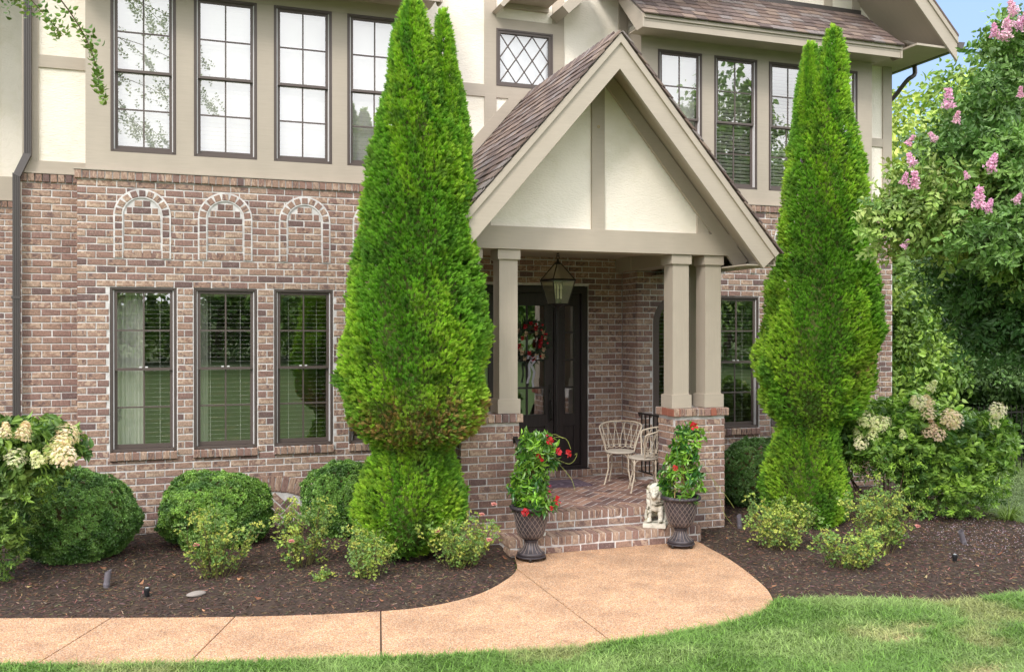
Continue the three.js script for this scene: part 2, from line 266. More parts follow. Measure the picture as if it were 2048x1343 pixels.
  for (const [a, b] of left ? LW : LW.slice(1)) { const s = part('window_sill', house, [X, 0, 0]); mesh('mortar', bx(a - 0.004, b + 0.004, LY[0] - 0.097, LY[0] - 0.008, -0.1, 0.018), mortarMat, s); layBricks(rowlocks(a - 0.008, b + 0.008, LY[0] - 0.1, LY[0] - 0.004, 0.034), s, { single: () => true }); }
  LW.forEach(([a, b], i) => { if (left || i) hungWindow(X + a, X + b, LY[0], LY[1], -0.012, { blind: 'open', curtain: left && i === 0 ? 0.46 : left && i === 1 ? 0.2 : false, pitch: 0.05 }); });
  // returns of the block to the main wall
  for (const [xx, turn, o] of [[X, -Math.PI / 2, -0.45], [X + W, Math.PI / 2, 0]]) {
    const r = part('brick_wall', house, [xx, 0, o], turn); mesh('mortar', prism(o ? rect(0, 0.34, -0.15, 4.02) : rect(0.11, 0.45, -0.15, 4.02), -0.11, -0.009), mortarMat, r); layBricks(courseBricks({ x0: o ? 0.0 : 0.058, x1: o ? 0.39 : 0.45, y1: 4.02, start: 1 }), r);
  }
  // boxed timber storey
  const bz = -0.055, box = part('window_box', house, [X, 0, bz]), B0 = 0.09, B1 = W - 0.10, top = 6.50;
  const oh = UW.map(([a, b]) => rect(a, b, UY[0], UY[1]));
  mesh('box_frame', prism(rect(B0, B1, 4.10, top), -0.10, -0.014, oh), trimMat, box);
  const zf = [-0.014, 0];
  const edges = [B0, ...UW.flat(), B1];
  for (let i = 0; i < edges.length; i += 2) mesh('mullion_board', board(edges[i] + (i ? 0.001 : 0), edges[i + 1] - (i < 8 ? 0.001 : 0), UY[0] - 0.001, UY[1] + 0.001, ...zf, 0.003), trimMat, box);
  mesh('sill_board', board(B0, B1, 4.136, UY[0] - 0.002, zf[0], 0.004, 0.004), trimMat, box);
  mesh('head_board', board(B0, B1, UY[1] + 0.002, top - 0.02, zf[0], 0.003, 0.004), trimMat, box);
  mesh('frieze_board', board(B0 - 0.03, B1 + 0.03, 6.335, 6.46, 0.003, 0.024, 0.004), trimMat, box);
  for (const s of [0, 1]) mesh('side_board', bx(s ? B1 - 0.02 : B0, s ? B1 : B0 + 0.02, 4.12, top, -0.42, -0.101), trimMat, box);
  UW.forEach(([a, b], i) => hungWindow(X + a, X + b, UY[0], UY[1], bz + 0.002, { blind: left ? 'closed' : i === 0 ? 'closed' : 'half', pitch: 0.05 }));
  // pent roof
  const roof = part('pent_roof', house, [X, 0, 0]), e0 = -0.11, e1 = W - 0.0, ez = 0.42, ey = 6.47, rz = -0.45, ry = 7.18, ang = Math.atan2(ry - ey, ez - rz), L = Math.hypot(ry - ey, ez - rz);
  const deck = prism([[ez, ey - 0.03], [rz, ry - 0.03], [rz, ry - 0.09], [ez, ey - 0.09]], 0, e1 - e0); deck.rotateY(-Math.PI / 2); deck.translate(e1, 0, 0); mesh('deck', deck, trimMat, roof);
  mesh('soffit', bx(e0 + 0.02, e1 - 0.02, 6.345, 6.36, -0.05, ez - 0.03), trimMat, roof);
  mesh('fascia', [board(e0, e1, 6.295, 6.44, ez - 0.025, ez, 0.005), board(e0 - 0.01, e1 + 0.01, 6.41, 6.462, ez, ez + 0.028, 0.006)], trimMat, roof);
  for (const s of [0, 1]) { const g = prism([[ez + 0.01, 6.29], [ez + 0.01, ey - 0.012], [rz, ry - 0.012], [rz, ry - 0.17], [ez - 0.16, 6.29]], 0, 0.025); g.rotateY(-Math.PI / 2); g.translate(s ? e1 + 0.026 : e0 - 0.001, 0, 0); mesh('rake_board', g, trimMat, roof); }
  const rows = 8, exp = L / rows, tab = new THREE.BoxGeometry(1, 1, 1), extra = shingleMats.map(() => []);
  for (let r = 0; r < rows; r++) { let x = e0 - 0.02 - R(0, 0.15); while (x < e1 + 0.02) { const w = R(0.165, 0.215), a = Math.max(x, e0 - 0.025), b = Math.min(x + w, e1 + 0.025); x += w; if (b - a < 0.03) continue;
    const k = Math.floor(rnd() * 7), ex = exp + 0.03, d = r * exp + exp / 2 - 0.012 + R(-0.003, 0.003), thick = R(0.012, 0.022);
    const M = new THREE.Matrix4().makeTranslation((a + b) / 2, ey + Math.sin(ang) * d + 0.004, ez + 0.035 - Math.cos(ang) * d).multiply(new THREE.Matrix4().makeRotationX(ang - 0.075)).multiply(new THREE.Matrix4().makeScale(b - a - 0.007, thick, ex));
    if (left) { const g = tab.clone(); g.applyMatrix4(M); extra[k].push(g); } else { const o = mesh('shingle', tab, shingleMats[k], roof); o.applyMatrix4(M); } } }
  extra.forEach((l, k) => { if (l.length) mesh('shingles', l, shingleMats[k], roof).userData.kind = 'stuff'; });
  mesh('flashing', bx(e0, e1 - 0.0, ry - 0.02, ry + 0.07, rz - 0.01, rz + 0.035), gutterMat, roof);
}
block(-1.165, true);
block(5.706, false);

// ---- tall arched window of the wing that opens on the porch
{
  const w = part('arched_window', house, [5.706 + 0.647, 0, -0.012]); w.userData.label = 'tall arched bronze window facing the porch';
  const arc = (r, y0) => [[-r, y0], [r, y0], ...Array.from({ length: 21 }, (_, i) => [r * Math.cos(i * Math.PI / 20), 2.45 + r * Math.sin(i * Math.PI / 20)])];
  mesh('frame', prism(arc(0.4, 0.44), -0.09, 0.012, [arc(0.31, 0.55).reverse()]), bronzeMat, w);
  mesh('pane', prism(arc(0.315, 0.545), -0.05, -0.048), glassMat, w);
  mesh('muntin', [board(-0.009, 0.009, 0.55, 2.75, -0.04, -0.02, 0.003), ...[0.98, 1.42, 1.86, 2.3].map(y => board(-0.31, 0.31, y - 0.009, y + 0.009, -0.042, -0.022, 0.003))], bronzeMat, w);
  mesh('blind', Array.from({ length: 42 }, (_, i) => { const s = new THREE.BoxGeometry(0.66, 0.0025, 0.045); s.rotateX(-0.3); s.translate(0, 0.6 + i * 0.05, -0.16); return s; }), blindMat, w);
}

// ---- main brick wall (set back) and its left and right ends
function mainWall(x0, x1, y1, openings, z = -0.45, ledge = true) {
  const wall = part('brick_wall', house, [0, 0, z]);
  mesh('mortar', prism(rect(x0, x1, -0.15, y1), -0.11, -0.009, openings.map(o => rect(...o))), mortarMat, wall);
  layBricks(courseBricks({ x0, x1, y1: ledge ? 4.02 : y1, openings }), wall);
  if (ledge) { layBricks(rowlocks(x0 - 0.015, x1, 4.022, 4.118, 0.022), wall, { rest: 'rowlock_brickwork' }); mesh('ledge_cap', board(x0 - 0.02, x1, 4.12, 4.134, -0.06, 0.03), trimMat, wall); }
  return wall;
}
mainWall(-1.774, -1.17, 4.12, []);
mainWall(2.86, 5.712, 3.36, [[3.46, 5.19, 0.46, 2.96]], -0.45, false);
mainWall(9.742, 10.37, 4.12, []);
mainWall(-4.6, -1.774, 4.12, [], -3.0);
{ const r = part('brick_wall', house, [-1.774, 0, -3], -Math.PI / 2); mesh('mortar', prism(rect(0.11, 2.5, -0.15, 4.02), -0.11, -0.009), mortarMat, r); }
{ const r = part('brick_wall', house, [10.37, 0, -0.45], Math.PI / 2); mesh('mortar', prism(rect(0.1, 6, -0.15, 4.12), -0.11, -0.009), mortarMat, r); layBricks(courseBricks({ x0: 0.058, x1: 3, y1: 4.1 }), r); }

// ---- stucco storey of the main wall, half-timbered
const stucco = part('stucco_wall', house), timber = (n, ...a) => mesh(n, board(...a), trimMat, stucco);
const ZS = -0.48, ZT = -0.455;
mesh('stucco', prism(rect(2.70, 5.86, 3.30, 7.9), ZS - 0.1, ZS, [rect(3.875, 4.655, 5.615, 6.345)]), stuccoMat, stucco);
mesh('stucco', prism(rect(-1.76, -1.0, 4.12, 7.9), ZS - 0.1, ZS), stuccoMat, stucco);
mesh('stucco', prism(rect(9.5, 10.36, 4.12, 7.6), ZS - 0.1, ZS), stuccoMat, stucco);
mesh('stucco', prism(rect(-1.06, 2.76, 6.5, 7.9), ZS - 0.1, ZS - 0.002), stuccoMat, stucco);
mesh('stucco', prism([[5.80, 6.4], [9.60, 6.4], [10.36, 7.0], [7.72, 9.6], [5.2, 7.2]], ZS - 0.1, ZS - 0.002), stuccoMat, stucco);
mesh('stucco', prism(rect(-4.6, -1.774, 4.12, 7.9), -3.13, -3.03), stuccoMat, stucco);
for (const a of [[3.70, 3.862, 3.6, 6.9], [4.668, 4.835, 3.6, 6.9]]) timber('timber_post', ...a, ZS, ZT);
timber('timber_post', 5.66, 5.79, 3.6, 7.2, ZS, ZT);
timber('timber_rail', 2.86, 3.70, 5.44, 5.60, ZS, ZT + 0.002); timber('timber_rail', 3.862, 4.668, 5.44, 5.60, ZS, ZT + 0.002);
timber('timber_rail', 3.862, 4.668, 6.36, 6.50, ZS, ZT + 0.002);
timber('timber_post', -1.765, -1.60, 4.27, 7.9, ZS, ZT + 0.003); timber('timber_rail', -1.765, -1.06, 4.137, 4.268, ZS, ZT + 0.006); timber('timber_rail', -1.60, -1.06, 5.33, 5.47, ZS, ZT);
timber('timber_post', 10.19, 10.36, 4.13, 7.2, ZS, ZT + 0.003); timber('timber_rail', 9.62, 10.19, 5.20, 5.33, ZS, ZT); timber('timber_rail', 9.62, 10.19, 4.137, 4.26, ZS, ZT);
for (const x of [6.3, 7.65, 9.1, 9.62]) timber('timber_post', x, x + 0.14, 7.22, 8.6, ZS, ZT);
mesh('timber_post', board(-2.62, -2.46, 4.45, 7.9, -3.03, -3.0), trimMat, stucco); mesh('timber_post', board(-1.95, -1.79, 6.3, 7.9, -3.03, -3.0), trimMat, stucco);
mesh('timber_rail', board(-4.6, -1.78, 4.13, 4.45, -3.03, -2.997), trimMat, stucco);
// small bracketed soffit above the diamond window
mesh('soffit_box', [bx(3.96, 4.60, 6.70, 6.74, ZS, -0.05), bx(3.96, 4.60, 6.64, 6.70, ZS, ZS + 0.05)], trimMat, stucco);
mesh('outrigger', prism([[4.63, 6.60], [4.72, 6.51], [5.10, 6.86], [5.10, 7.06]], -0.47, -0.02), trimMat, stucco);
mesh('outrigger', prism([[3.80, 6.56], [3.85, 6.53], [4.16, 6.86], [4.08, 6.86]], -0.452, -0.12), trimMat, stucco);

// ---- diamond-paned window
{
  const w = part('diamond_window', house, [3.862, 5.602, ZT]), W = 0.806, Hh = 0.756, f = 0.055; w.userData.label = 'small bronze window with diamond-shaped panes';
  mesh('frame', prism(rect(0, W, 0, Hh), -0.08, 0.006, [rect(f * 0.4, W - f * 0.4, f * 0.4, Hh - f * 0.4)]), bronzeMat, w);
  mesh('sash', prism(rect(f * 0.4, W - f * 0.4, f * 0.4, Hh - f * 0.4), -0.06, -0.006, [rect(f, W - f, f, Hh - f)]), bronzeMat, w);
  const gw = W - 2 * f, gh = Hh - 2 * f, nx = 3, ny = 2, cw = gw / nx, chh = gh / ny, bars = [];
  const clipSeg = (x0, y0, x1, y1) => { const t = []; for (const [p, d, lim] of [[x0, x1 - x0, gw], [y0, y1 - y0, gh]]) { if (!d) continue; t.push([-p / d, (lim - p) / d].sort((a, b) => a - b)); } const a = Math.max(0, ...t.map(q => q[0])), b = Math.min(1, ...t.map(q => q[1])); return a < b - 0.001 ? [[x0 + (x1 - x0) * a, y0 + (y1 - y0) * a], [x0 + (x1 - x0) * b, y0 + (y1 - y0) * b]] : null; };
  for (let i = -4; i < 8; i++) for (const s of [-1, 1]) { const c = clipSeg(i * cw, s > 0 ? 0 : gh, i * cw + cw * ny, s > 0 ? gh : 0); if (c) { const g = bar([f + c[0][0], f + c[0][1], -0.03 + s * 0.002], [f + c[1][0], f + c[1][1], -0.03 + s * 0.002], 0.009, 4); bars.push(g); } }
  for (const g of bars) mesh('muntin', g, bronzeMat, w);
  for (let i = 0; i < 1; i++) { const o = mesh('pane', new THREE.PlaneGeometry(gw, gh), glassMat, w); o.position.set(W / 2, Hh / 2, -0.032); }
  mesh('shade', bx(f, W - f, f, Hh - f, -0.13, -0.12), mat(0xd9dde0, 0.8), w);
}

// ---- big gable over the wing: overhanging roof, rake boards, soffit, gutter and downspouts
{
  const r = part('gable_roof', house), cx = 7.72, ex = 2.86, ey = 6.62, sl = 1.02, zf = 0.62;
  const lx = 2.42, V = (d, e) => [[cx - lx, ey + (ex - lx) * sl + d], [cx, ey + ex * sl + d], [cx + ex, ey + d], [cx + ex, ey + e], [cx, ey + ex * sl + e], [cx - lx, ey + (ex - lx) * sl + e]];
  mesh('deck', prism(V(0, -0.1), -7, zf - 0.01), trimMat, r);
  mesh('roofing', prism(V(0.035, 0.001), -7, zf + 0.03), shingleMats[1], r);
  for (const s of [-1, 1]) { const m = (x, y) => [cx + s * x, y]; const line = (a, b, z0, z1) => mesh('rake_board', prism([m(0, ey + ex * sl + a), m(s > 0 ? ex : lx, ey + (s > 0 ? 0 : ex - lx) * sl + a), m(s > 0 ? ex : lx, ey + (s > 0 ? 0 : ex - lx) * sl + b), m(0, ey + ex * sl + b)], z0, z1), trimMat, r); line(-0.002, -0.09, zf - 0.008, zf + 0.022); line(-0.092, -0.34, zf - 0.035, zf); }
  mesh('eave_soffit', prism([[cx + 2.16, ey - 0.17], [cx + ex - 0.02, ey - 0.17], [cx + ex - 0.02, ey - 0.14], [cx + 2.16, ey - 0.14]], -7, zf - 0.04), trimMat, r);
  const gx = cx + ex + 0.005; const gp = [[0, 0], [0.075, 0.0], [0.105, 0.05], [0.125, 0.105], [0.118, 0.108], [0.098, 0.055], [0.07, 0.008], [0.008, 0.008], [0.008, 0.1], [0, 0.1]].map(([x, y]) => [gx + x, ey - 0.17 + y]);
  mesh('gutter', [prism(gp, -7, zf + 0.01), prism([[gx, ey - 0.17], [gx + 0.075, ey - 0.17], [gx + 0.105, ey - 0.12], [gx + 0.125, ey - 0.065], [gx, ey - 0.07]], zf + 0.01, zf + 0.014)], gutterMat, r);
  mesh('bracket', [bar([10.30, 6.9, -0.35], [10.50, 6.52, 0.2], 0.05, 4)], trimMat, r);
  const d = part('downspout', house); mesh('pipe', [tube([[gx + 0.05, ey - 0.16, -0.28], [gx + 0.05, ey - 0.30, -0.28], [gx - 0.05, ey - 0.38, -0.31], [10.47, ey - 0.58, -0.50], [10.415, ey - 0.70, -0.60], [10.41, ey - 0.9, -0.62]], 0.035, 8, 24), bar([10.41, ey - 0.85, -0.62], [10.41, 0, -0.62], 0.033, 8)], gutterMat, d);
}
{
  const d = part('downspout', house); d.userData.label = 'dark downspout jogging round the brick corner';
  const px = (x, y, z) => [x, y, z], g = [];
  const seg = (a, b) => { const A = new THREE.Vector3(...a), B = new THREE.Vector3(...b), L = A.distanceTo(B), q = new THREE.BoxGeometry(0.075, L, 0.055); q.translate(0, L / 2, 0); q.applyQuaternion(new THREE.Quaternion().setFromUnitVectors(new THREE.Vector3(0, 1, 0), B.clone().sub(A).normalize())); q.translate(A.x, A.y, A.z); return flat(q); };
  g.push(seg([-1.70, 4.30, -0.41], [-1.70, 7.2, -0.41]), seg([-1.805, 4.07, -0.38], [-1.70, 4.33, -0.41]), seg([-1.815, 0, -0.385], [-1.81, 4.10, -0.385]));
  for (const x of [-0.022, 0, 0.022]) g.push(bar([-1.812 + x, 0, -0.356], [-1.81 + x, 4.08, -0.356], 0.004, 4), bar([-1.70 + x, 4.33, -0.381], [-1.70 + x, 7.2, -0.381], 0.004, 4));
  mesh('pipe', g, gutterMat, d); mesh('strap', [bx(-1.86, -1.77, 2.70, 2.73, -0.42, -0.352), bx(-1.86, -1.77, 0.9, 0.93, -0.42, -0.352)], gutterMat, d);
}

// ---- entry door with sidelights
{
  const d = part('front_door', house, [0, 0, -0.50]); d.userData.label = 'black panelled front door with glass lights and sidelights';
  const X = [3.46, 3.54, 3.86, 3.93, 4.70, 4.77, 5.09, 5.18], y0 = 0.47, y1 = 2.95;
  mesh('frame', [board(X[0], X[1], y0, y1, -0.06, 0.05), board(X[6], X[7], y0, y1, -0.06, 0.05), board(X[1], X[6], y1 - 0.09, y1, -0.06, 0.05), board(X[1], X[6], y0, y0 + 0.04, -0.06, 0.04), board(X[2], X[3], y0 + 0.04, y1 - 0.09, -0.06, 0.03), board(X[4], X[5], y0 + 0.04, y1 - 0.09, -0.06, 0.03), bar([4.735, y0 + 0.04, 0.035], [4.735, y1 - 0.09, 0.035], 0.018, 10), bar([3.895, y0 + 0.04, 0.035], [3.895, y1 - 0.09, 0.035], 0.018, 10)], doorMat, d);
  const leaf = (a, b, st, cols, name) => {
    const lo = y0 + 0.045, hi = y1 - 0.095, gl = 1.20, gh = 2.70, pl = 0.62, ph = 1.06, ga = a + st, gb = b - st;
    const P = (n, g, m) => mesh(n, g, m, d);
    P(name, [board(a, ga, lo, hi, -0.045, 0), board(gb, b, lo, hi, -0.045, 0), board(ga, gb, gh, hi, -0.045, 0), board(ga, gb, ph, gl, -0.045, 0), board(ga, gb, lo, pl, -0.045, 0)], doorMat);
    P('raised_panel', [bx(ga, gb, pl, ph, -0.035, -0.02), board(ga + 0.03, gb - 0.03, pl + 0.03, ph - 0.03, -0.02, -0.004, 0.012), ...[[ga, ga + 0.012, pl, ph], [gb - 0.012, gb, pl, ph], [ga, gb, pl, pl + 0.012], [ga, gb, ph - 0.012, ph]].map(q => board(...q, -0.02, 0.006, 0.004))], doorMat);
    P('glazing_bead', [[ga, ga + 0.014, gl, gh], [gb - 0.014, gb, gl, gh], [ga, gb, gl, gl + 0.014], [ga, gb, gh - 0.014, gh]].map(q => board(...q, -0.02, 0.008, 0.004)), doorMat);
    const cw = (gb - ga) / cols, rh = (gh - gl) / 4;
    for (let r = 1; r < 4; r++) P('muntin', board(ga + 0.01, gb - 0.01, gl + r * rh - 0.012, gl + r * rh + 0.012, -0.03, 0.0, 0.004), doorMat);
    for (let c = 1; c < cols; c++) P('muntin', board(ga + c * cw - 0.012, ga + c * cw + 0.012, gl + 0.01, gh - 0.01, -0.03, 0.002, 0.004), doorMat);
    for (let r = 0; r < 4; r++) for (let c = 0; c < cols; c++) { const g = new THREE.PlaneGeometry(cw - 0.01, rh - 0.01); g.translate(ga + (c + 0.5) * cw, gl + (r + 0.5) * rh, -0.018); P('pane', g, glassMat); }
  };
  leaf(3.935, 4.695, 0.115, 2, 'door_leaf'); leaf(4.775, 5.085, 0.075, 1, 'sidelight'); leaf(3.545, 3.855, 0.075, 1, 'sidelight');
  mesh('handle', [board(4.625, 4.67, 1.10, 1.62, 0.001, 0.012), tube([[4.648, 1.14, 0.012], [4.648, 1.15, 0.055], [4.648, 1.25, 0.065], [4.648, 1.38, 0.055], [4.648, 1.40, 0.012]], 0.011, 8), new THREE.CylinderGeometry(0.02, 0.02, 0.03, 14).rotateX(Math.PI / 2).translate(4.648, 1.53, 0.02)], ironMat, d);
  const sill = part('door_step', house); mesh('mortar', bx(3.42, 5.23, 0.35, 0.455, -0.56, -0.405), mortarMat, sill); layBricks(rowlocks(3.41, 5.24, 0.362, 0.458, -0.39), sill, { single: b => b.x > 4.2 });
  mesh('sill_top', bx(3.44, 5.2, 0.458, 0.472, -0.56, -0.41), doorMat, sill);
}

// ---- porch: floor, steps, piers, columns, beam, gabled roof
const CX = 4.333;
{
  const fl = part('porch_floor', house); mesh('mortar', [bx(2.74, 5.93, -0.05, 0.3568, -0.01, 1.645), bx(2.87, 5.70, -0.05, 0.3568, -0.5, -0.01)], mortarMat, fl);
  const clipPoly = (p, ax, v, sign) => { const o = []; for (let i = 0; i < p.length; i++) { const a = p[i], b = p[(i + 1) % p.length], da = (a[ax] - v) * sign, db = (b[ax] - v) * sign; if (da >= 0) o.push(a); if ((da > 0 && db < 0) || (da < 0 && db > 0)) { const t = da / (da - db); o.push([lerp(a[0], b[0], t), lerp(a[1], b[1], t)]); } } return o; };
  const S = 0.104, c = Math.SQRT1_2; let n = 0;
  const tones = [[146, 116, 104], [128, 100, 92], [158, 126, 110], [114, 90, 86], [150, 118, 102], [136, 106, 95]].map((t, k) => mat(0xffffff, 0.85, { map: tex(64, 64, (u, v, i, j) => { const g = 0.78 + 0.4 * fbm(u * 6, v * 6, 300 + k, 3, 6) + 0.1 * (hash(i, j, 9) - 0.5); return t.map(q => q * g); }) }));
  for (let a = -40; a < 60; a++) for (let b = -40; b < 60; b++) {
    const m = (((a - b) % 4) + 4) % 4; if (m !== 0 && m !== 3) continue;
    const r = m === 0 ? [a, a + 2, b, b + 1] : [a, a + 1, b, b + 2];
    const g = 0.055; let p = [[r[0] + g, r[2] + g], [r[1] - g, r[2] + g], [r[1] - g, r[3] - g], [r[0] + g, r[3] - g]].map(([x, y]) => [4.3 + (x - y) * S * c, 0.6 - (x + y) * S * c]);
    const mx = p.reduce((s, q) => s + q[0], 0) / 4, mz = p.reduce((s, q) => s + q[1], 0) / 4; if (mx < 3.1 || mx > 5.9 || mz < -0.6 || mz > 1.8) continue;
    p = clipPoly(p, 0, 3.2, 1); p = p.length ? clipPoly(p, 0, mz < 0.05 ? 5.695 : 5.93, -1) : p; p = p.length ? clipPoly(p, 1, -0.40, 1) : p; p = p.length ? clipPoly(p, 1, 1.635, -1) : p; if (p.length < 3) continue;
    if (mx > 5.27 && mz > 1.38) continue;
    const gg = prism(p.map(([x, z]) => [x, -z]), 0.34, 0.3585 + R(-0.0012, 0.0012)); gg.rotateX(-Math.PI / 2); const o = mesh('paver', gg, pick(tones), fl); n++;
  }
  console.log('pavers', n);
  const st = part('steps', house);
  mesh('mortar', [bx(3.40, 5.28, -0.1, 0.351, 1.62, 1.832), bx(3.155, 5.405, -0.1, 0.162, 1.70, 2.142)], mortarMat, st);
  // rowlock treads: brick on edge, its long side running back
  const tread = (x0, x1, z0, z1, y0, y1) => { const l = []; const k = Math.round((x1 - x0) / 0.079), s = (x1 - x0) / k; for (let i = 0; i < k; i++) l.push({ x: x0 + (i + 0.5) * s, y: (y0 + y1) / 2, z: z1, w: s - 0.011, h: y1 - y0, d: z1 - z0 }); return l; };
  layBricks([...tread(3.395, 5.285, 1.64, 1.84, 0.265, 0.36), ...tread(3.14, 5.42, 1.95, 2.15, 0.075, 0.17)], st, { name: 'tread_brick', single: () => true });
  layBricks([...courseBricks({ x0: 3.395, x1: 5.285, y0: 0.178, y1: 0.262, z: 1.838 }), ...courseBricks({ x0: 3.14, x1: 5.42, y0: -0.012, y1: 0.07, z: 2.148 })], st, { name: 'riser_brick', single: () => true });
  layBricks(courseBricks({ x0: 3.14, x1: 5.42, y0: 0.085, y1: 0.17, z: 0 }).slice(0, 0).concat(tread(3.14, 5.42, 1.80, 1.945, 0.085, 0.1675).map(b => ({ ...b }))), st, { name: 'tread_brick', single: () => true });
  layBricks([0.03, 0.125].map(y => ({ x: 3.141, y, z: 2.05, w: 0.19, h: y > 0.1 ? 0.09 : 0.07, turn: -Math.PI / 2 })), st, { name: 'tread_brick', single: () => true });
}
function pier(x0, x1, label, vis, deep) {
  const p = part('brick_pier', house); p.userData.label = label; const z0 = 1.375, z1 = 1.78, top = 1.345;
  mesh('mortar', [bx(x0 + 0.009, x1 - 0.009, -0.1, top + 0.09, z0 + 0.009, z1 - 0.009)], mortarMat, p);
  const list = courseBricks({ x0, x1, y1: top, z: z1, start: 0 }); layBricks(list, p, { name: 'pier_brick', single: b => vis(b.x) });
  const side = (xx, turn, flip) => courseBricks({ x0: flip ? -z1 + 0.05 : z0, x1: flip ? -z0 : z1 - 0.05, y1: top, start: 1 }).map(b => ({ ...b, x: xx, z: flip ? -b.x : b.x, turn }));
  layBricks(side(x0, -Math.PI / 2, false), p, { name: 'pier_brick', single: () => x0 > 4 });
  layBricks(side(x1, Math.PI / 2, true), p, {});
  layBricks(courseBricks({ x0: -x1, x1: -x0, y1: top }).map(b => ({ ...b, x: -b.x, z: z0, turn: Math.PI })), p, {});
  const cap = rowlocks(x0 - 0.032, x1 + 0.032, top + 0.005, top + 0.1, z1 + 0.032).map((b, i) => ({ ...b, d: 0.2, red: x0 > 4 && (i === 6) }));
  const capL = [0, 1, 2].map(i => ({ x: x0 - 0.032, y: top + 0.0525, z: z1 - 0.04 - i * 0.145, w: 0.135, h: 0.088, d: 0.1, turn: -Math.PI / 2, red: x0 > 4 && i < 2 }));
  layBricks(cap, p, { name: 'cap_brick', single: b => vis(b.x) }); layBricks(capL, p, { name: 'cap_brick', single: () => x0 > 4 });
  mesh('cap_bed', bx(x0 - 0.02, x1 + 0.02, top + 0.012, top + 0.094, z0 - 0.02, z1 + 0.015), mortarMat, p);
  if (deep) { mesh('mortar', bx(5.56, 5.945, -0.1, top + 0.1, 0.98, z0 - 0.01), mortarMat, p); layBricks(courseBricks({ x0: 0.98, x1: z0, y1: top }).map(b => ({ ...b, x: 5.55, z: b.x, turn: -Math.PI / 2 })), p, {}); }
}
pier(2.716, 3.391, 'brick pier left of the steps', x => x > 2.95, false);
pier(5.285, 5.954, 'brick pier right of the steps with two red bricks in its cap', () => true, true);
function column(cx, cz) {
  const c = part('porch_column', house, [cx, 0, cz]), h = 0.105;
  const sq = (r, y0, y1) => { const g = bx(-r, r, y0, y1, -r, r); return g; };
  mesh('shaft', sq(h, 1.60, 3.115), trimMat, c); mesh('base', [sq(h + 0.024, 1.447, 1.60), sq(h + 0.006, 1.60, 1.607)], trimMat, c); mesh('capital', [sq(h + 0.024, 3.115, 3.222), sq(h + 0.006, 3.105, 3.115)], trimMat, c);
}
for (const [x, z] of [[5.39, 1.625], [5.82, 1.625], [5.82, 1.17], [2 * CX - 5.39, 1.625], [2 * CX - 5.82, 1.625]]) column(x, z);
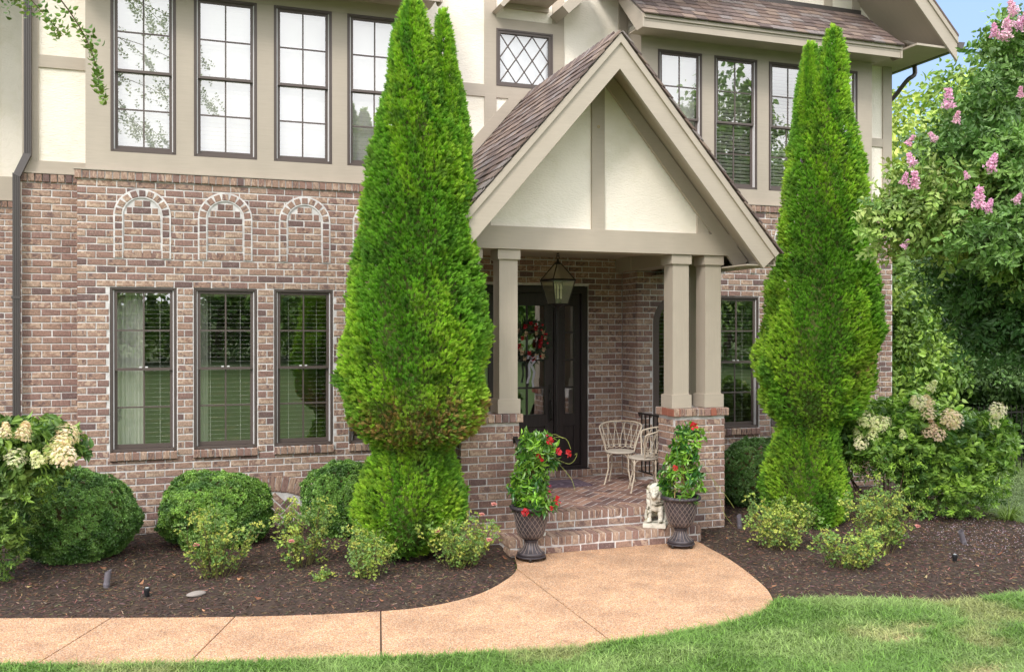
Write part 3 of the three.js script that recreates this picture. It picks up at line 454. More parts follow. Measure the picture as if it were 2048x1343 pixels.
{
  const SL = 1.15, RY = 5.525, EX = 1.98, b = part('porch_beam', house);
  mesh('beam', [board(2.55, 6.12, 3.225, 3.47, 1.50, 1.785, 0.006)], trimMat, b);
  for (const q of [[5.62, 5.90, 3.16, 3.47, 0.02, 1.498], [2.76, 3.04, 3.16, 3.47, 0.02, 1.498], [5.60, 5.70, 3.16, 3.47, -0.44, 0.018], [2.87, 3.04, 3.16, 3.47, -0.44, 0.018]]) mesh('side_beam', bx(...q), trimMat, b);
  mesh('ceiling', bx(2.76, 5.9, 3.34, 3.37, -0.44, 1.5), trimMat, b);
  const g = part('porch_gable', house), m = (s, x, y) => [CX + s * x, y];
  const gy = x => RY - 0.13 - Math.abs(x) * SL;
  mesh('stucco', prism([[CX - 1.66, 3.472], [CX + 1.66, 3.472], [CX, gy(0) - 0.04]], 1.62, 1.72), stuccoMat, g);
  mesh('timber_post', prism([[CX - 0.078, 3.472], [CX + 0.078, 3.472], [CX + 0.078, gy(0.078) - 0.02], [CX - 0.078, gy(0.078) - 0.02]], 1.72, 1.752), trimMat, g);
  for (const s of [-1, 1]) { mesh('timber_post', prism([m(s, 1.265, 3.472), m(s, 1.42, 3.472), m(s, 1.42, gy(1.42) - 0.02), m(s, 1.265, gy(1.265) - 0.02)].map(q => q), 1.72, 1.75), trimMat, g);
    mesh('inner_rake', prism([m(s, 0, gy(0) - 0.005), m(s, 1.93, gy(1.93) - 0.005), m(s, 1.80, gy(1.93) - 0.12), m(s, 0.0, gy(0) - 0.20)], 1.73, 1.775), trimMat, g); }
  mesh('hook', new THREE.TorusGeometry(0.012, 0.004, 6, 12).translate(CX + 0.0, 4.62, 1.757), mat(0xb9a36a, 0.4, { metalness: 0.6 }), g);
  const r = part('porch_roof', house), V = (d, e, ex = EX) => [m(-1, ex, RY - ex * SL + d), [CX, RY + d], m(1, ex, RY - ex * SL + d), m(1, ex, RY - ex * SL + e), [CX, RY + e], m(-1, ex, RY - ex * SL + e)];
  mesh('deck', prism(V(-0.02, -0.115), -0.47, 2.265), trimMat, r);
  for (const s of [-1, 1]) {
    const L = (a, c, z0, z1, ex, cut) => mesh('rake_board', prism([m(s, 0, RY + a), m(s, ex, RY - ex * SL + a), m(s, ex - cut * SL * 0.46, RY - ex * SL + a - cut * 0.46), m(s, 0, RY + c)].map(q => q), z0, z1), trimMat, r);
    L(-0.03, -0.125, 2.272, 2.325, EX, 0.095); L(-0.125, -0.40, 2.255, 2.30, EX - 0.045, 0.275);
    mesh('eave_fascia', prism([m(s, EX, RY - EX * SL - 0.02), m(s, EX, RY - EX * SL - 0.17), m(s, EX - 0.025, RY - EX * SL - 0.17), m(s, EX - 0.025, RY - EX * SL - 0.02)], -0.0, 2.254), trimMat, r);
    mesh('eave_soffit', prism([m(s, EX - 0.026, RY - EX * SL - 0.17), m(s, 1.60, RY - EX * SL - 0.17), m(s, 1.60, RY - EX * SL - 0.155), m(s, EX - 0.026, RY - EX * SL - 0.155)], 0.0, 2.25), trimMat, r);
  }
  // shingles
  const ang = Math.atan(SL), slope = EX / Math.cos(ang), rows = 21, exp = slope / rows, tab = new THREE.BoxGeometry(1, 1, 1), extra = shingleMats.map(() => []); let left = 118;
  for (const s of [-1, 1]) for (let q = rows - 1; q >= 0; q--) { let z = 2.345; while (z > -0.47) { const w = R(0.17, 0.23), z0 = Math.max(z - w, -0.475), zc = (z + z0) / 2, k = Math.floor(rnd() * 7), d = q * exp + exp / 2; z = z0 - 0.001;
      if (zc - z0 < 0.015) break;
      const px = CX + s * (EX + 0.03 - Math.cos(ang) * d), py = RY - EX * SL - 0.02 + Math.sin(ang) * d;
      const M = new THREE.Matrix4().makeTranslation(px, py, zc).multiply(new THREE.Matrix4().makeRotationZ(-s * (ang - 0.08))).multiply(new THREE.Matrix4().makeScale(exp + 0.035, R(0.014, 0.026), 2 * (zc - z0) - 0.007));
      if (s < 0 && q > 10 && left > 0) { left--; mesh('shingle', tab, shingleMats[k], r).applyMatrix4(M); } else { const gg = tab.clone(); gg.applyMatrix4(M); extra[k].push(gg); } } }
  extra.forEach((l, k) => mesh('shingles', l, shingleMats[k], r).userData.kind = 'stuff');
  const caps = []; for (let z = -0.45; z < 2.3; z += 0.13) { const g1 = prism([m(-1, 0.10, RY - 0.10), [CX, RY + 0.022], m(1, 0.10, RY - 0.10), m(1, 0.10, RY - 0.085), [CX, RY + 0.038], m(-1, 0.10, RY - 0.085)], 0, 0.2); g1.rotateX(-0.06); g1.translate(0, R(-0.003, 0.004) + 0.33, z); const b2 = new THREE.Box3().setFromBufferAttribute(g1.attributes.position); g1.translate(0, RY + 0.045 - b2.max.y, 0); caps.push(g1); }
  for (const c of caps) mesh('ridge_cap', c, pick(shingleMats), r);
  for (const s of [-1, 1]) mesh('step_flashing', prism([m(s, 0.05, RY + 0.02), m(s, EX - 0.3, RY - (EX - 0.3) * SL + 0.02), m(s, EX - 0.3, RY - (EX - 0.3) * SL + 0.055), m(s, 0.05, RY + 0.055)], ZS, ZS + 0.02), darkEdgeMat, r);
  for (const s of [-1, 1]) mesh('wall_board', prism([m(s, (RY + 0.05 - 5.439) / SL, 5.439), m(s, (RY + 0.26 - 5.439) / SL, 5.439), m(s, 1.45, RY - 1.45 * SL + 0.26), m(s, 1.45, RY - 1.45 * SL + 0.05)], ZS, ZT + 0.006), trimMat, r);
}

// ---- rooms behind the windows: closed walls, floors and ceiling, so that daylight enters through the panes only
{
  const r = part('rooms', house);
  mesh('room_wall', [bx(-1.74, 10.34, -0.1, 7.0, -5.2, -5.0), bx(-1.75, -1.62, -0.1, 7.0, -5.0, -0.6), bx(10.2, 10.33, -0.1, 7.0, -5.0, -0.6), bx(2.6, 2.75, 0, 3.3, -5, -0.6), bx(5.8, 5.95, 0, 3.3, -5, -0.12)], roomMat, r);
  mesh('room_floor', [bx(-1.6, 10.2, 0.25, 0.40, -5, -0.62), bx(-1.05, 2.75, 0.25, 0.40, -0.619, -0.13), bx(5.82, 9.62, 0.25, 0.40, -0.619, -0.13), bx(-1.6, 10.2, 3.38, 3.6, -5, -0.62), bx(-1.05, 2.75, 3.38, 3.6, -0.61, -0.13), bx(5.81, 9.62, 3.38, 3.6, -0.61, -0.13)], mat(0x5a4533, 0.6), r);
  mesh('room_ceiling', [bx(-1.6, 10.2, 6.52, 6.7, -5, -0.62), bx(-1.05, 2.75, 6.505, 6.56, -0.61, -0.16), bx(5.81, 9.62, 6.505, 6.56, -0.61, -0.16)], mat(0xcfcabf, 0.9), r);
  mesh('roof_cover', [bx(-4.6, 10.3, 7.9, 8.0, -8, -0.5)], shingleMats[1], r);
}

// ================================================================ GROUND
function curve(pts, n = 8) { const c = new THREE.CatmullRomCurve3(pts.map(p => new THREE.Vector3(p[0], 0, p[1])), false, 'centripetal'); return c.getPoints(pts.length * n).map(v => [v.x, v.z]); }
const inside = (poly, x, y) => { let c = false; for (let i = 0, j = poly.length - 1; i < poly.length; j = i++) { const [a, b] = poly[i], [d, e] = poly[j]; if ((b > y) !== (e > y) && x < (d - a) * (y - b) / (e - b) + a) c = !c; } return c; };
const dist = (poly, x, y) => { let m = 1e9; for (let i = 0; i < poly.length; i++) { const [a, b] = poly[i], [c, d] = poly[(i + 1) % poly.length], u = c - a, v = d - b, t = clamp(((x - a) * u + (y - b) * v) / (u * u + v * v || 1)); m = Math.min(m, Math.hypot(x - a - u * t, y - b - v * t)); } return m; };
// edges of the curved walk (x, z)
const backEdge = curve([[-6, 1.35], [-3, 2.25], [-1.442, 2.731], [-0.6, 3.012], [0.361, 3.32], [1.262, 3.53], [1.893, 3.565], [2.393, 3.376], [2.804, 2.995], [3.037, 2.66], [3.2, 2.152]]);
const frontEdge = curve([[-6, 2.7], [-3, 3.45], [-1.229, 3.982], [-0.577, 4.19], [0.079, 4.385], [1.079, 4.656], [1.765, 4.81], [2.496, 4.915], [3.086, 4.95], [3.755, 4.898], [4.295, 4.768], [4.679, 4.525], [4.901, 4.171], [5.067, 3.694], [5.239, 2.996], [5.32, 2.4], [5.36, 2.152]]);
const walkPoly = [...backEdge, ...frontEdge.slice().reverse()];
const lawnEdge = curve([[4.66, 4.50], [4.935, 4.56], [5.348, 4.683], [5.7, 4.85], [6.1, 5.0], [6.881, 5.06], [8.2, 5.0], [9.2, 4.4], [9.6, 3.4], [9.7, 2.4], [10.2, 1.2], [10.7, -0.5], [10.7, -3]]);
const bedPoly = [...backEdge, ...frontEdge.slice().reverse().filter(p => p[0] > 4.64 && p[1] < 4.56), ...lawnEdge, [10.0, -3], [-6, -3]];

const hill = (x, z) => { const d = Math.max(0, z - 13); return -0.03 + 0.055 * d - 0.0004 * d * d * (d < 60) + 0.05 * (fbm(x * 0.2, z * 0.2, 40, 3) - 0.5) * smooth(8, 20, Math.hypot(x - 3, z - 3)) - (z < -6 ? 0 : 0); };
const lawnMap = tex(1024, 1024, (u, v, i, j) => { const n = fbm(u * 60, v * 60, 201, 4, 60), m = fbm(u * 6, v * 6, 202, 4, 6), f = hash(i, j, 6), g = 0.62 + 0.5 * n + 0.25 * (f - 0.5); const dry = smooth(0.56, 0.72, m) * 0.5; return [lerp(78, 122, dry) * g, lerp(104, 120, dry) * g, lerp(38, 64, dry) * g]; });
const lawnMat = mat(0xffffff, 1, { map: lawnMap, bumpMap: fineBump, bumpScale: 0.02 });
{
  const N = 110, pos = [], uv = [], idx = [], S = t => Math.sign(t) * (Math.abs(t) * 14 + Math.pow(Math.abs(t), 3) * 110);
  for (let j = 0; j <= N; j++) for (let i = 0; i <= N; i++) { const x = 3 + S(i / N * 2 - 1), z = 3 + S(j / N * 2 - 1); pos.push(x, hill(x, z), z); uv.push(x / 2.4, z / 2.4); }
  for (let j = 0; j < N; j++) for (let i = 0; i < N; i++) { const a = j * (N + 1) + i; idx.push(a, a + N + 1, a + 1, a + 1, a + N + 1, a + N + 2); }
  const g = new THREE.BufferGeometry(); g.setAttribute('position', new THREE.Float32BufferAttribute(pos, 3)); g.setAttribute('uv', new THREE.Float32BufferAttribute(uv, 2)); g.setIndex(idx); g.computeVertexNormals();
  structure('lawn', g, lawnMat);
}
// ---- exposed-aggregate walk in slabs
{
  const cells = 150, pal = [[226, 184, 148], [214, 166, 128], [236, 206, 176], [204, 158, 118], [190, 152, 124], [240, 220, 198], [170, 140, 120], [220, 178, 140], [232, 196, 158], [150, 124, 108], [210, 190, 174]];
  const agg = (u, v, i, j, height) => { const x = u * cells, y = v * cells, cx = Math.floor(x), cy = Math.floor(y); let b = 9, id = 0; for (let a = -1; a < 2; a++) for (let c = -1; c < 2; c++) { const gx = wrap(cx + a, cells), gy = wrap(cy + c, cells), px = cx + a + hash(gx, gy, 1), py = cy + c + hash(gx, gy, 2), d = Math.hypot(x - px, y - py); if (d < b) { b = d; id = hash(gx, gy, 3); } }
    if (height) { const q = 240 * (1 - smooth(0.1, 0.75, b)); return [q, q, q]; }
    const c = pal[Math.floor(id * pal.length)], m = smooth(0.42, 0.75, b), n = 0.88 + 0.22 * (fbm(u * 7, v * 7, 230, 4, 7) - 0.5) + 0.06 * (hash(i, j, 2) - 0.5); return c.map((q, k) => lerp(q, [196, 160, 128][k], m) * n * [1.03, 0.99, 0.955][k]); };
  const walkMat = mat(0xffffff, 0.9, { map: tex(1024, 1024, (u, v, i, j) => agg(u, v, i, j, false), { rx: 0.8, ry: 0.8 }), bumpMap: tex(1024, 1024, (u, v, i, j) => agg(u, v, i, j, true), { srgb: false, rx: 0.8, ry: 0.8 }), bumpScale: 0.003 });
  const walk = new THREE.Group(); walk.name = 'walkway'; walk.userData.kind = 'structure'; scene.add(walk);
  const J = [[[-0.592, 3.0], [-1.024, 4.02]], [[0.362, 3.3], [-0.02, 4.37]], [[1.514, 3.56], [1.287, 4.72]], [[3.05, 2.62], [3.004, 4.97]]];
  const bx_ = (e, j, lo) => e; const side = (j, p) => { const [[a, b], [c, d]] = J[j]; return (p[0] - a) * (d - b) - (p[1] - b) * (c - a); };   // >0: right of joint (toward +x)
  const hit = (edge, j) => { for (let i = 0; i + 1 < edge.length; i++) { const s0 = side(j, edge[i]), s1 = side(j, edge[i + 1]); if (s0 <= 0 && s1 > 0) { const t = s0 / (s0 - s1); return [lerp(edge[i][0], edge[i + 1][0], t), lerp(edge[i][1], edge[i + 1][1], t)]; } } };
  for (let k = 0; k <= 4; k++) {
    const keep = e => e.filter(p => (k === 0 || side(k - 1, p) > 0.012) && (k === 4 || side(k, p) < -0.012)), off = (p, d) => [p[0] + d, p[1]];
    const b = keep(backEdge), f = keep(frontEdge); const poly = [];
    if (k > 0) poly.push(off(hit(backEdge, k - 1), 0.006)); poly.push(...b); if (k < 4) poly.push(off(hit(backEdge, k), -0.006), off(hit(frontEdge, k), -0.006)); poly.push(...f.reverse()); if (k > 0) poly.push(off(hit(frontEdge, k - 1), 0.006));
    const s = new THREE.Shape(poly.map(p => new THREE.Vector2(p[0], -p[1]))), g = new THREE.ExtrudeGeometry(s, { depth: 0.09, bevelEnabled: true, bevelSize: 0.004, bevelThickness: 0.005, bevelSegments: 2, bevelOffset: -0.004 }); g.rotateX(-Math.PI / 2); g.translate(0, -0.095, 0);
    mesh('slab', flat(g), walkMat, walk);
  }
  mesh('joint_bed', (() => { const s = new THREE.Shape(walkPoly.map(p => new THREE.Vector2(p[0], -p[1]))), g = new THREE.ShapeGeometry(s); g.rotateX(-Math.PI / 2); g.translate(0, -0.018, 0); return flat(g); })(), mat(0x5d5248, 1), walk);
}
// ---- mulch beds
const mulchH = (x, z) => { const w = inside(walkPoly, x, z) ? -1 : 1, d = w * dist(walkPoly, x, z), e = dist(lawnEdge.map(p => p).concat([[30, -3], [30, 30], [4.7, 30]]), x, z), out = !inside(bedPoly, x, z); const ramp = smooth(-0.01, 0.35, d) * smooth(0, 0.3, e); return (out ? -0.06 : -0.012) + (out ? 0 : ramp * (0.035 + 0.05 * fbm(x * 1.7, z * 1.7, 77, 3)) + 0.012 * (fbm(x * 18, z * 18, 78, 3) - 0.5)); };
const mulchMat = mat(0xffffff, 1, { map: tex(512, 512, (u, v, i, j) => { const n = fbm(u * 40, v * 40, 211, 4, 40), f = hash(i, j, 7), g = 0.55 + 0.75 * n + 0.3 * (f - 0.5); return [64 * g, 50 * g, 42 * g]; }), bumpMap: fineBump, bumpScale: 0.02 });
{
  const st = 0.055, x0 = -3.4, x1 = 10.8, z0 = -0.6, z1 = 5.2, nx = Math.ceil((x1 - x0) / st), nz = Math.ceil((z1 - z0) / st), pos = [], uv = [], idx = [], ok = [];
  for (let j = 0; j <= nz; j++) for (let i = 0; i <= nx; i++) { const x = x0 + i * st, z = z0 + j * st, h = mulchH(x, z); ok.push(h > -0.05); pos.push(x, h, z); uv.push(x * 1.3, z * 1.3); }
  for (let j = 0; j < nz; j++) for (let i = 0; i < nx; i++) { const a = j * (nx + 1) + i; if (ok[a] || ok[a + 1] || ok[a + nx + 1] || ok[a + nx + 2]) idx.push(a, a + nx + 1, a + 1, a + 1, a + nx + 1, a + nx + 2); }
  const g = new THREE.BufferGeometry(); g.setAttribute('position', new THREE.Float32BufferAttribute(pos, 3)); g.setAttribute('uv', new THREE.Float32BufferAttribute(uv, 2)); g.setIndex(idx); g.computeVertexNormals();
  structure('mulch_bed', g, mulchMat);
  // shredded bark
  const chip = (() => { const q = new THREE.BoxGeometry(1, 0.16, 0.22, 3, 1, 1), p = q.attributes.position; for (let i = 0; i < p.count; i++) { const t = p.getX(i); p.setY(i, p.getY(i) * (1 - Math.abs(t)) + 0.25 * t * t); p.setZ(i, p.getZ(i) * (1.15 - 1.4 * Math.abs(t)) + 0.1 * Math.sin(t * 5)); } q.computeVertexNormals(); return q; })();
  const list = [], c = new THREE.Color(), cols = [[84, 65, 54], [66, 52, 45], [102, 80, 66], [57, 45, 40], [120, 97, 81], [78, 62, 53], [144, 120, 100]];
  for (let n = 0; n < 90000 && list.length < 44000; n++) { const x = R(-2.2, 9.8), z = R(0.02, 5.1); if (!inside(bedPoly, x, z) || inside(walkPoly, x, z) || dist(walkPoly, x, z) < 0.012 || (x > 2.7 && x < 5.97 && z < 1.8) || (x > 3.12 && x < 5.44 && z < 2.17)) continue;
    const L = R(0.015, 0.055) * (rnd() < 0.08 ? 1.6 : 1), k = rnd(), cc = cols[Math.floor(k * 6.4)]; c.setRGB(...cc.map(q => q / 255 * R(0.85, 1.15)), THREE.SRGBColorSpace);
    list.push([new THREE.Matrix4().compose(new THREE.Vector3(x, mulchH(x, z) + 0.004, z), new THREE.Quaternion().setFromEuler(new THREE.Euler(R(-0.5, 0.5), R(0, 6.3), R(-0.4, 0.4), 'YXZ')), new THREE.Vector3(L, R(0.012, 0.03), R(0.018, 0.045))), c.clone()]); }
  const o = instances('bark_mulch', chip, mat(0xffffff, 0.95), list, scene); o.userData.label = 'dark shredded bark mulch covering the planting beds'; o.userData.category = 'mulch';
}
// ---- grass
const bladeGeo = (n, h, spread, seed, lean = 0.5) => {
  const r = mulberry(seed), pos = [], col = [];
  for (let i = 0; i < n; i++) { const a = r() * 6.283, b = r() * 6.283, x = Math.cos(a) * spread * r(), z = Math.sin(a) * spread * r(), H = h * (0.55 + 0.6 * r()), w = 0.002 + 0.0018 * r(), l = H * lean * (0.3 + r()), dx = Math.cos(b), dz = Math.sin(b), sx = -dz * w, sz = dx * w, s = 0.55 + 0.95 * r() * r() + 0.25 * r();
    const P = [[x - sx, 0, z - sz], [x + sx, 0, z + sz], [x + dx * l * 0.35 + sx * 0.85, H * 0.6, z + dz * l * 0.35 + sz * 0.85], [x + dx * l * 0.35 - sx * 0.85, H * 0.6, z + dz * l * 0.35 - sz * 0.85], [x + dx * l, H * (1 - 0.25 * lean), z + dz * l]];
    for (const q of [0, 1, 2, 0, 2, 3, 3, 2, 4]) { pos.push(...P[q]); col.push(s, s * (0.97 + 0.06 * r()), s * 0.95); } }
  const g = new THREE.BufferGeometry(); g.setAttribute('position', new THREE.Float32BufferAttribute(pos, 3)); g.setAttribute('color', new THREE.Float32BufferAttribute(col, 3)); g.computeVertexNormals(); return g;
};
const grassMat = phys(0xffffff, 0.6, { vertexColors: true, transmission: 0.3, thickness: 0 });
{
  const th = YAW, S = Math.sin(th), C = Math.cos(th), lists = [[], [], []], c = new THREE.Color();
  const dryC = [[5.05, 5.6, 0.28, 0.12], [5.42, 5.42, 0.2, 0.1], [5.1, 6.35, 0.25, 0.12], [6.6, 5.75, 0.2, 0.08]];
  for (let n = 0; n < 230000; n++) {
    const x = R(-2.2, 8.6), z = R(2.6, 7.6), t = x * S + (11.2 - z) * C, u = (x * C - (11.2 - z) * S) / t; if (t < 5.95 || Math.abs(u) > 0.62) continue;
    if (inside(walkPoly, x, z)) continue; const dw = dist(walkPoly, x, z); if (inside(bedPoly, x, z) && (x < 4.7 || Math.min(...lawnEdge.map(q => Math.hypot(q[0] - x, q[1] - z))) > 0.07)) continue; if (dw < 0.012 || (z < 3.6 && x < 3.4 && z < 2.9 + x * 0.33) || (x < 3.4 && z < 3.6 && x > -0.5)) continue;
    let dry = smooth(0.58, 0.75, fbm(x * 1.6, z * 2.2, 303, 4)) * 0.4; for (const [a, b, rx, rz] of dryC) dry = Math.max(dry, 1.15 * (1 - Math.hypot((x - a) / rx, (z - b) / rz)) + 0.3 * (fbm(x * 9, z * 9, 304, 2) - 0.5)); dry = clamp(dry);
    if (rnd() < dry * 0.4) continue;
    const pale = smooth(0.45, 0.65, fbm(x * 1.1 + 4, z * 1.3, 305, 4)), v = R(0.85, 1.15);
    c.setRGB(lerp(lerp(0.16, 0.27, pale), 0.58, dry) * v, lerp(lerp(0.31, 0.40, pale), 0.46, dry) * v, lerp(lerp(0.045, 0.11, pale), 0.25, dry) * v);
    lists[n % 3].push([new THREE.Matrix4().compose(new THREE.Vector3(x, hill(x, z) - 0.004, z), new THREE.Quaternion().setFromEuler(new THREE.Euler(R(-0.2, 0.2) + 0.25 * (fbm(x * 2, z * 2, 306, 2) - 0.5) * 2, R(0, 6.3), R(-0.2, 0.2))), new THREE.Vector3(1, R(0.75, 1.25) * (1 - 0.35 * dry), 1)), c.clone()]);
  }
  const turf = new THREE.Group(); turf.name = 'turf_grass'; scene.add(turf); turf.userData = { kind: 'stuff', label: 'short mown lawn grass with pale dry patches', category: 'grass' };
  lists.forEach((l, k) => instances('grass_blades', bladeGeo(8, 0.098, 0.026, 900 + k, [0.7, 1.0, 1.4][k]), grassMat, l, turf)); console.log('grass', lists.map(l => l.length));
  // lawn seen to the right behind the bed
  const far = []; for (let n = 0; n < 16000; n++) { const x = R(9.6, 15), z = R(-6, 3.4); if (inside(bedPoly, x, z)) continue; const v = R(0.85, 1.2); c.setRGB(0.24 * v, 0.36 * v, 0.11 * v); far.push([new THREE.Matrix4().compose(new THREE.Vector3(x, hill(x, z) - 0.004, z), new THREE.Quaternion().setFromEuler(new THREE.Euler(0, R(0, 6.3), 0)), new THREE.Vector3(1.6, R(0.8, 1.2), 1.6)), c.clone()]); }
  instances('grass_blades', bladeGeo(12, 0.062, 0.035, 950, 0.8), grassMat, far, turf);
}

// ================================================================ PLANTS
const RIGHT = new THREE.Vector3(Math.cos(YAW), 0, Math.sin(YAW)), BACK = new THREE.Vector3(Math.sin(YAW), 0, -Math.cos(YAW)), UP = new THREE.Vector3(0, 1, 0);
const srgb = (r, g, b) => new THREE.Color().setRGB(r / 255, g / 255, b / 255, THREE.SRGBColorSpace);
const tint = (c, a = 0.85, b = 1.15) => { const k = R(a, b); return new THREE.Color(c.r * k * R(0.94, 1.06), c.g * k, c.b * k * R(0.92, 1.08)); };
// one leaf: six faces, folded along its rib and curled
function leafTris(L, W, fold = 0.15, curl = 0.15) { const z = t => -curl * L * t * t, f = fold * W; return [[[0, 0, 0], [-W * 0.42, L * 0.3, f + z(0.3)], [0, L * 0.5, z(0.5)]], [[-W * 0.42, L * 0.3, f + z(0.3)], [-W * 0.36, L * 0.62, f + z(0.62)], [0, L * 0.5, z(0.5)]], [[-W * 0.36, L * 0.62, f + z(0.62)], [0, L, z(1)], [0, L * 0.5, z(0.5)]], [[0, 0, 0], [0, L * 0.5, z(0.5)], [W * 0.42, L * 0.3, f + z(0.3)]], [[W * 0.42, L * 0.3, f + z(0.3)], [0, L * 0.5, z(0.5)], [W * 0.36, L * 0.62, f + z(0.62)]], [[W * 0.36, L * 0.62, f + z(0.62)], [0, L * 0.5, z(0.5)], [0, L, z(1)]]]; }
class Leafy {                                              // collects leaves and stems with their own tone into one geometry
  constructor(seed) { this.p = []; this.c = []; this.r = mulberry(seed); }
  rr(a, b) { return a + (b - a) * this.r(); }
  tris(list, M, s) { const v = new THREE.Vector3(), k = s || [1, 1, 1]; for (const t of list) for (const q of t) { v.set(...q).applyMatrix4(M); this.p.push(v.x, v.y, v.z); this.c.push(...k); } }
  leaf(at, dir, L, W, tone, roll = this.rr(-0.6, 0.6), fold = 0.15, curl = 0.2) { const d = new THREE.Vector3(...dir).normalize(), q = new THREE.Quaternion().setFromUnitVectors(UP, d); q.multiply(new THREE.Quaternion().setFromAxisAngle(UP, roll)); this.tris(leafTris(L, W, fold, curl), new THREE.Matrix4().compose(new THREE.Vector3(...at), q, new THREE.Vector3(1, 1, 1)), tone); }
  stem(a, b, r, tone) { const A = new THREE.Vector3(...a), B = new THREE.Vector3(...b), d = B.clone().sub(A), n = new THREE.Vector3(d.z, 0.3 * d.length(), -d.x).cross(d).normalize().multiplyScalar(r), m = n.clone().cross(d).normalize().multiplyScalar(r), P = [A.clone().add(n), A.clone().sub(n).add(m), A.clone().sub(n).sub(m)].map(v => v.toArray()); for (let i = 0; i < 3; i++) this.tris([[P[i], P[(i + 1) % 3], b]], new THREE.Matrix4(), tone); }
  geo() { const g = new THREE.BufferGeometry(); g.setAttribute('position', new THREE.Float32BufferAttribute(this.p, 3)); g.setAttribute('color', new THREE.Float32BufferAttribute(this.c, 3)); g.computeVertexNormals(); return g; }
}
const grey = k => [k, k, k];
const leafMat = phys(0xffffff, 0.55, { vertexColors: true, transmission: 0.3, thickness: 0 });
const glossyLeaf = phys(0xffffff, 0.34, { vertexColors: true, transmission: 0.2, thickness: 0 });
const needleMat = phys(0xffffff, 0.75, { vertexColors: true, transmission: 0.3, thickness: 0 });
const petalMat = phys(0xffffff, 0.7, { vertexColors: true, transmission: 0.35, thickness: 0 });
const barkMat = mat(0xffffff, 0.95, { map: tex(128, 256, (u, v, i, j) => { const n = fbm(u * 12, v * 4, 401, 4, 12, 4), g = 0.55 + 0.8 * n; return [104 * g, 88 * g, 74 * g]; }), bumpMap: tex(128, 256, (u, v) => { const q = 255 * fbm(u * 16, v * 4, 402, 3, 16, 4); return [q, q, q]; }, { srgb: false }), bumpScale: 0.01 });
const caneMat = mat(0x6d6a3c, 0.8), twigMat = mat(0x5c4a3a, 0.9);
function limb(pts, r0, r1, seg = 7) {
  const c = new THREE.CatmullRomCurve3(pts.map(p => new THREE.Vector3(...p))), n = Math.max(4, pts.length * 4), f = c.computeFrenetFrames(n), pos = [], uv = [], idx = [];
  for (let i = 0; i <= n; i++) { const p = c.getPointAt(i / n), r = lerp(r0, r1, i / n); for (let k = 0; k <= seg; k++) { const a = k / seg * 6.2832, v = f.normals[i].clone().multiplyScalar(Math.cos(a) * r).addScaledVector(f.binormals[i], Math.sin(a) * r).add(p); pos.push(v.x, v.y, v.z); uv.push(k / seg, i / n * 3); } }
  for (let i = 0; i < n; i++) for (let k = 0; k < seg; k++) { const a = i * (seg + 1) + k; idx.push(a, a + 1, a + seg + 1, a + 1, a + seg + 2, a + seg + 1); }
  const g = new THREE.BufferGeometry(); g.setAttribute('position', new THREE.Float32BufferAttribute(pos, 3)); g.setAttribute('uv', new THREE.Float32BufferAttribute(uv, 2)); g.setIndex(idx); g.computeVertexNormals(); return flat(g);
}
const quatTo = (dir, spin = R(0, 6.283)) => new THREE.Quaternion().setFromUnitVectors(UP, dir.clone().normalize()).multiply(new THREE.Quaternion().setFromAxisAngle(UP, spin));
const put = (p, dir, s, spin) => new THREE.Matrix4().compose(p, quatTo(dir, spin), Array.isArray(s) ? new THREE.Vector3(...s) : new THREE.Vector3(s, s, s));
const sphereDir = () => { const z = R(-1, 1), a = R(0, 6.283), s = Math.sqrt(1 - z * z); return new THREE.Vector3(s * Math.cos(a), z, s * Math.sin(a)); };

// ---- arborvitae: flat feathery sprays over a lumpy column
function sprayGeo(seed) {
  const L = new Leafy(seed);
  for (let f = 0; f < 4; f++) {
    const yaw = f * 1.57 + L.rr(-0.5, 0.5), lean = L.rr(0.25, 0.75), len = L.rr(0.75, 1.1), M = new THREE.Matrix4().makeRotationY(yaw).multiply(new THREE.Matrix4().makeRotationX(lean)).multiply(new THREE.Matrix4().makeRotationY(L.rr(-0.9, 0.9)));
    const bl = (x, y, a, l, w, t) => { const s = Math.sin(a), c = Math.cos(a), z = L.rr(-0.05, 0.05), P = [[x, y, 0], [x + s * l * 0.45 - c * w, y + c * l * 0.45 + s * w, z], [x + s * l, y + c * l, z * 2 - 0.05], [x + s * l * 0.45 + c * w, y + c * l * 0.45 - s * w, z]]; L.tris([[P[0], P[1], P[2]], [P[0], P[2], P[3]]], M, [t, t, t * 0.95]); };
    const t0 = L.rr(0.8, 1.15); bl(0, 0.3 * len, 0, 0.7 * len, 0.055, t0 * 1.1);
    for (let i = 0; i < 6; i++) { const y = len * (0.08 + i * 0.125), l = 0.46 * (1 - i * 0.11) * len; for (const s of [-1, 1]) { bl(0, y, s * L.rr(0.5, 0.8), l, 0.055, t0 * L.rr(0.9, 1.1)); if (i < 3) bl(s * l * 0.3, y + l * 0.4, s * 0.25, l * 0.55, 0.05, t0 * 1.05); } }
  }
  return L.geo();
}
const sprays = [1, 2, 3].map(sprayGeo);
const interp = (pr, h) => { let i = 0; while (i < pr.length - 2 && h > pr[i + 1][0]) i++; const a = pr[i], b = pr[i + 1], t = clamp((h - a[0]) / (b[0] - a[0])); return a.map((q, k) => lerp(q, b[k], t)); };
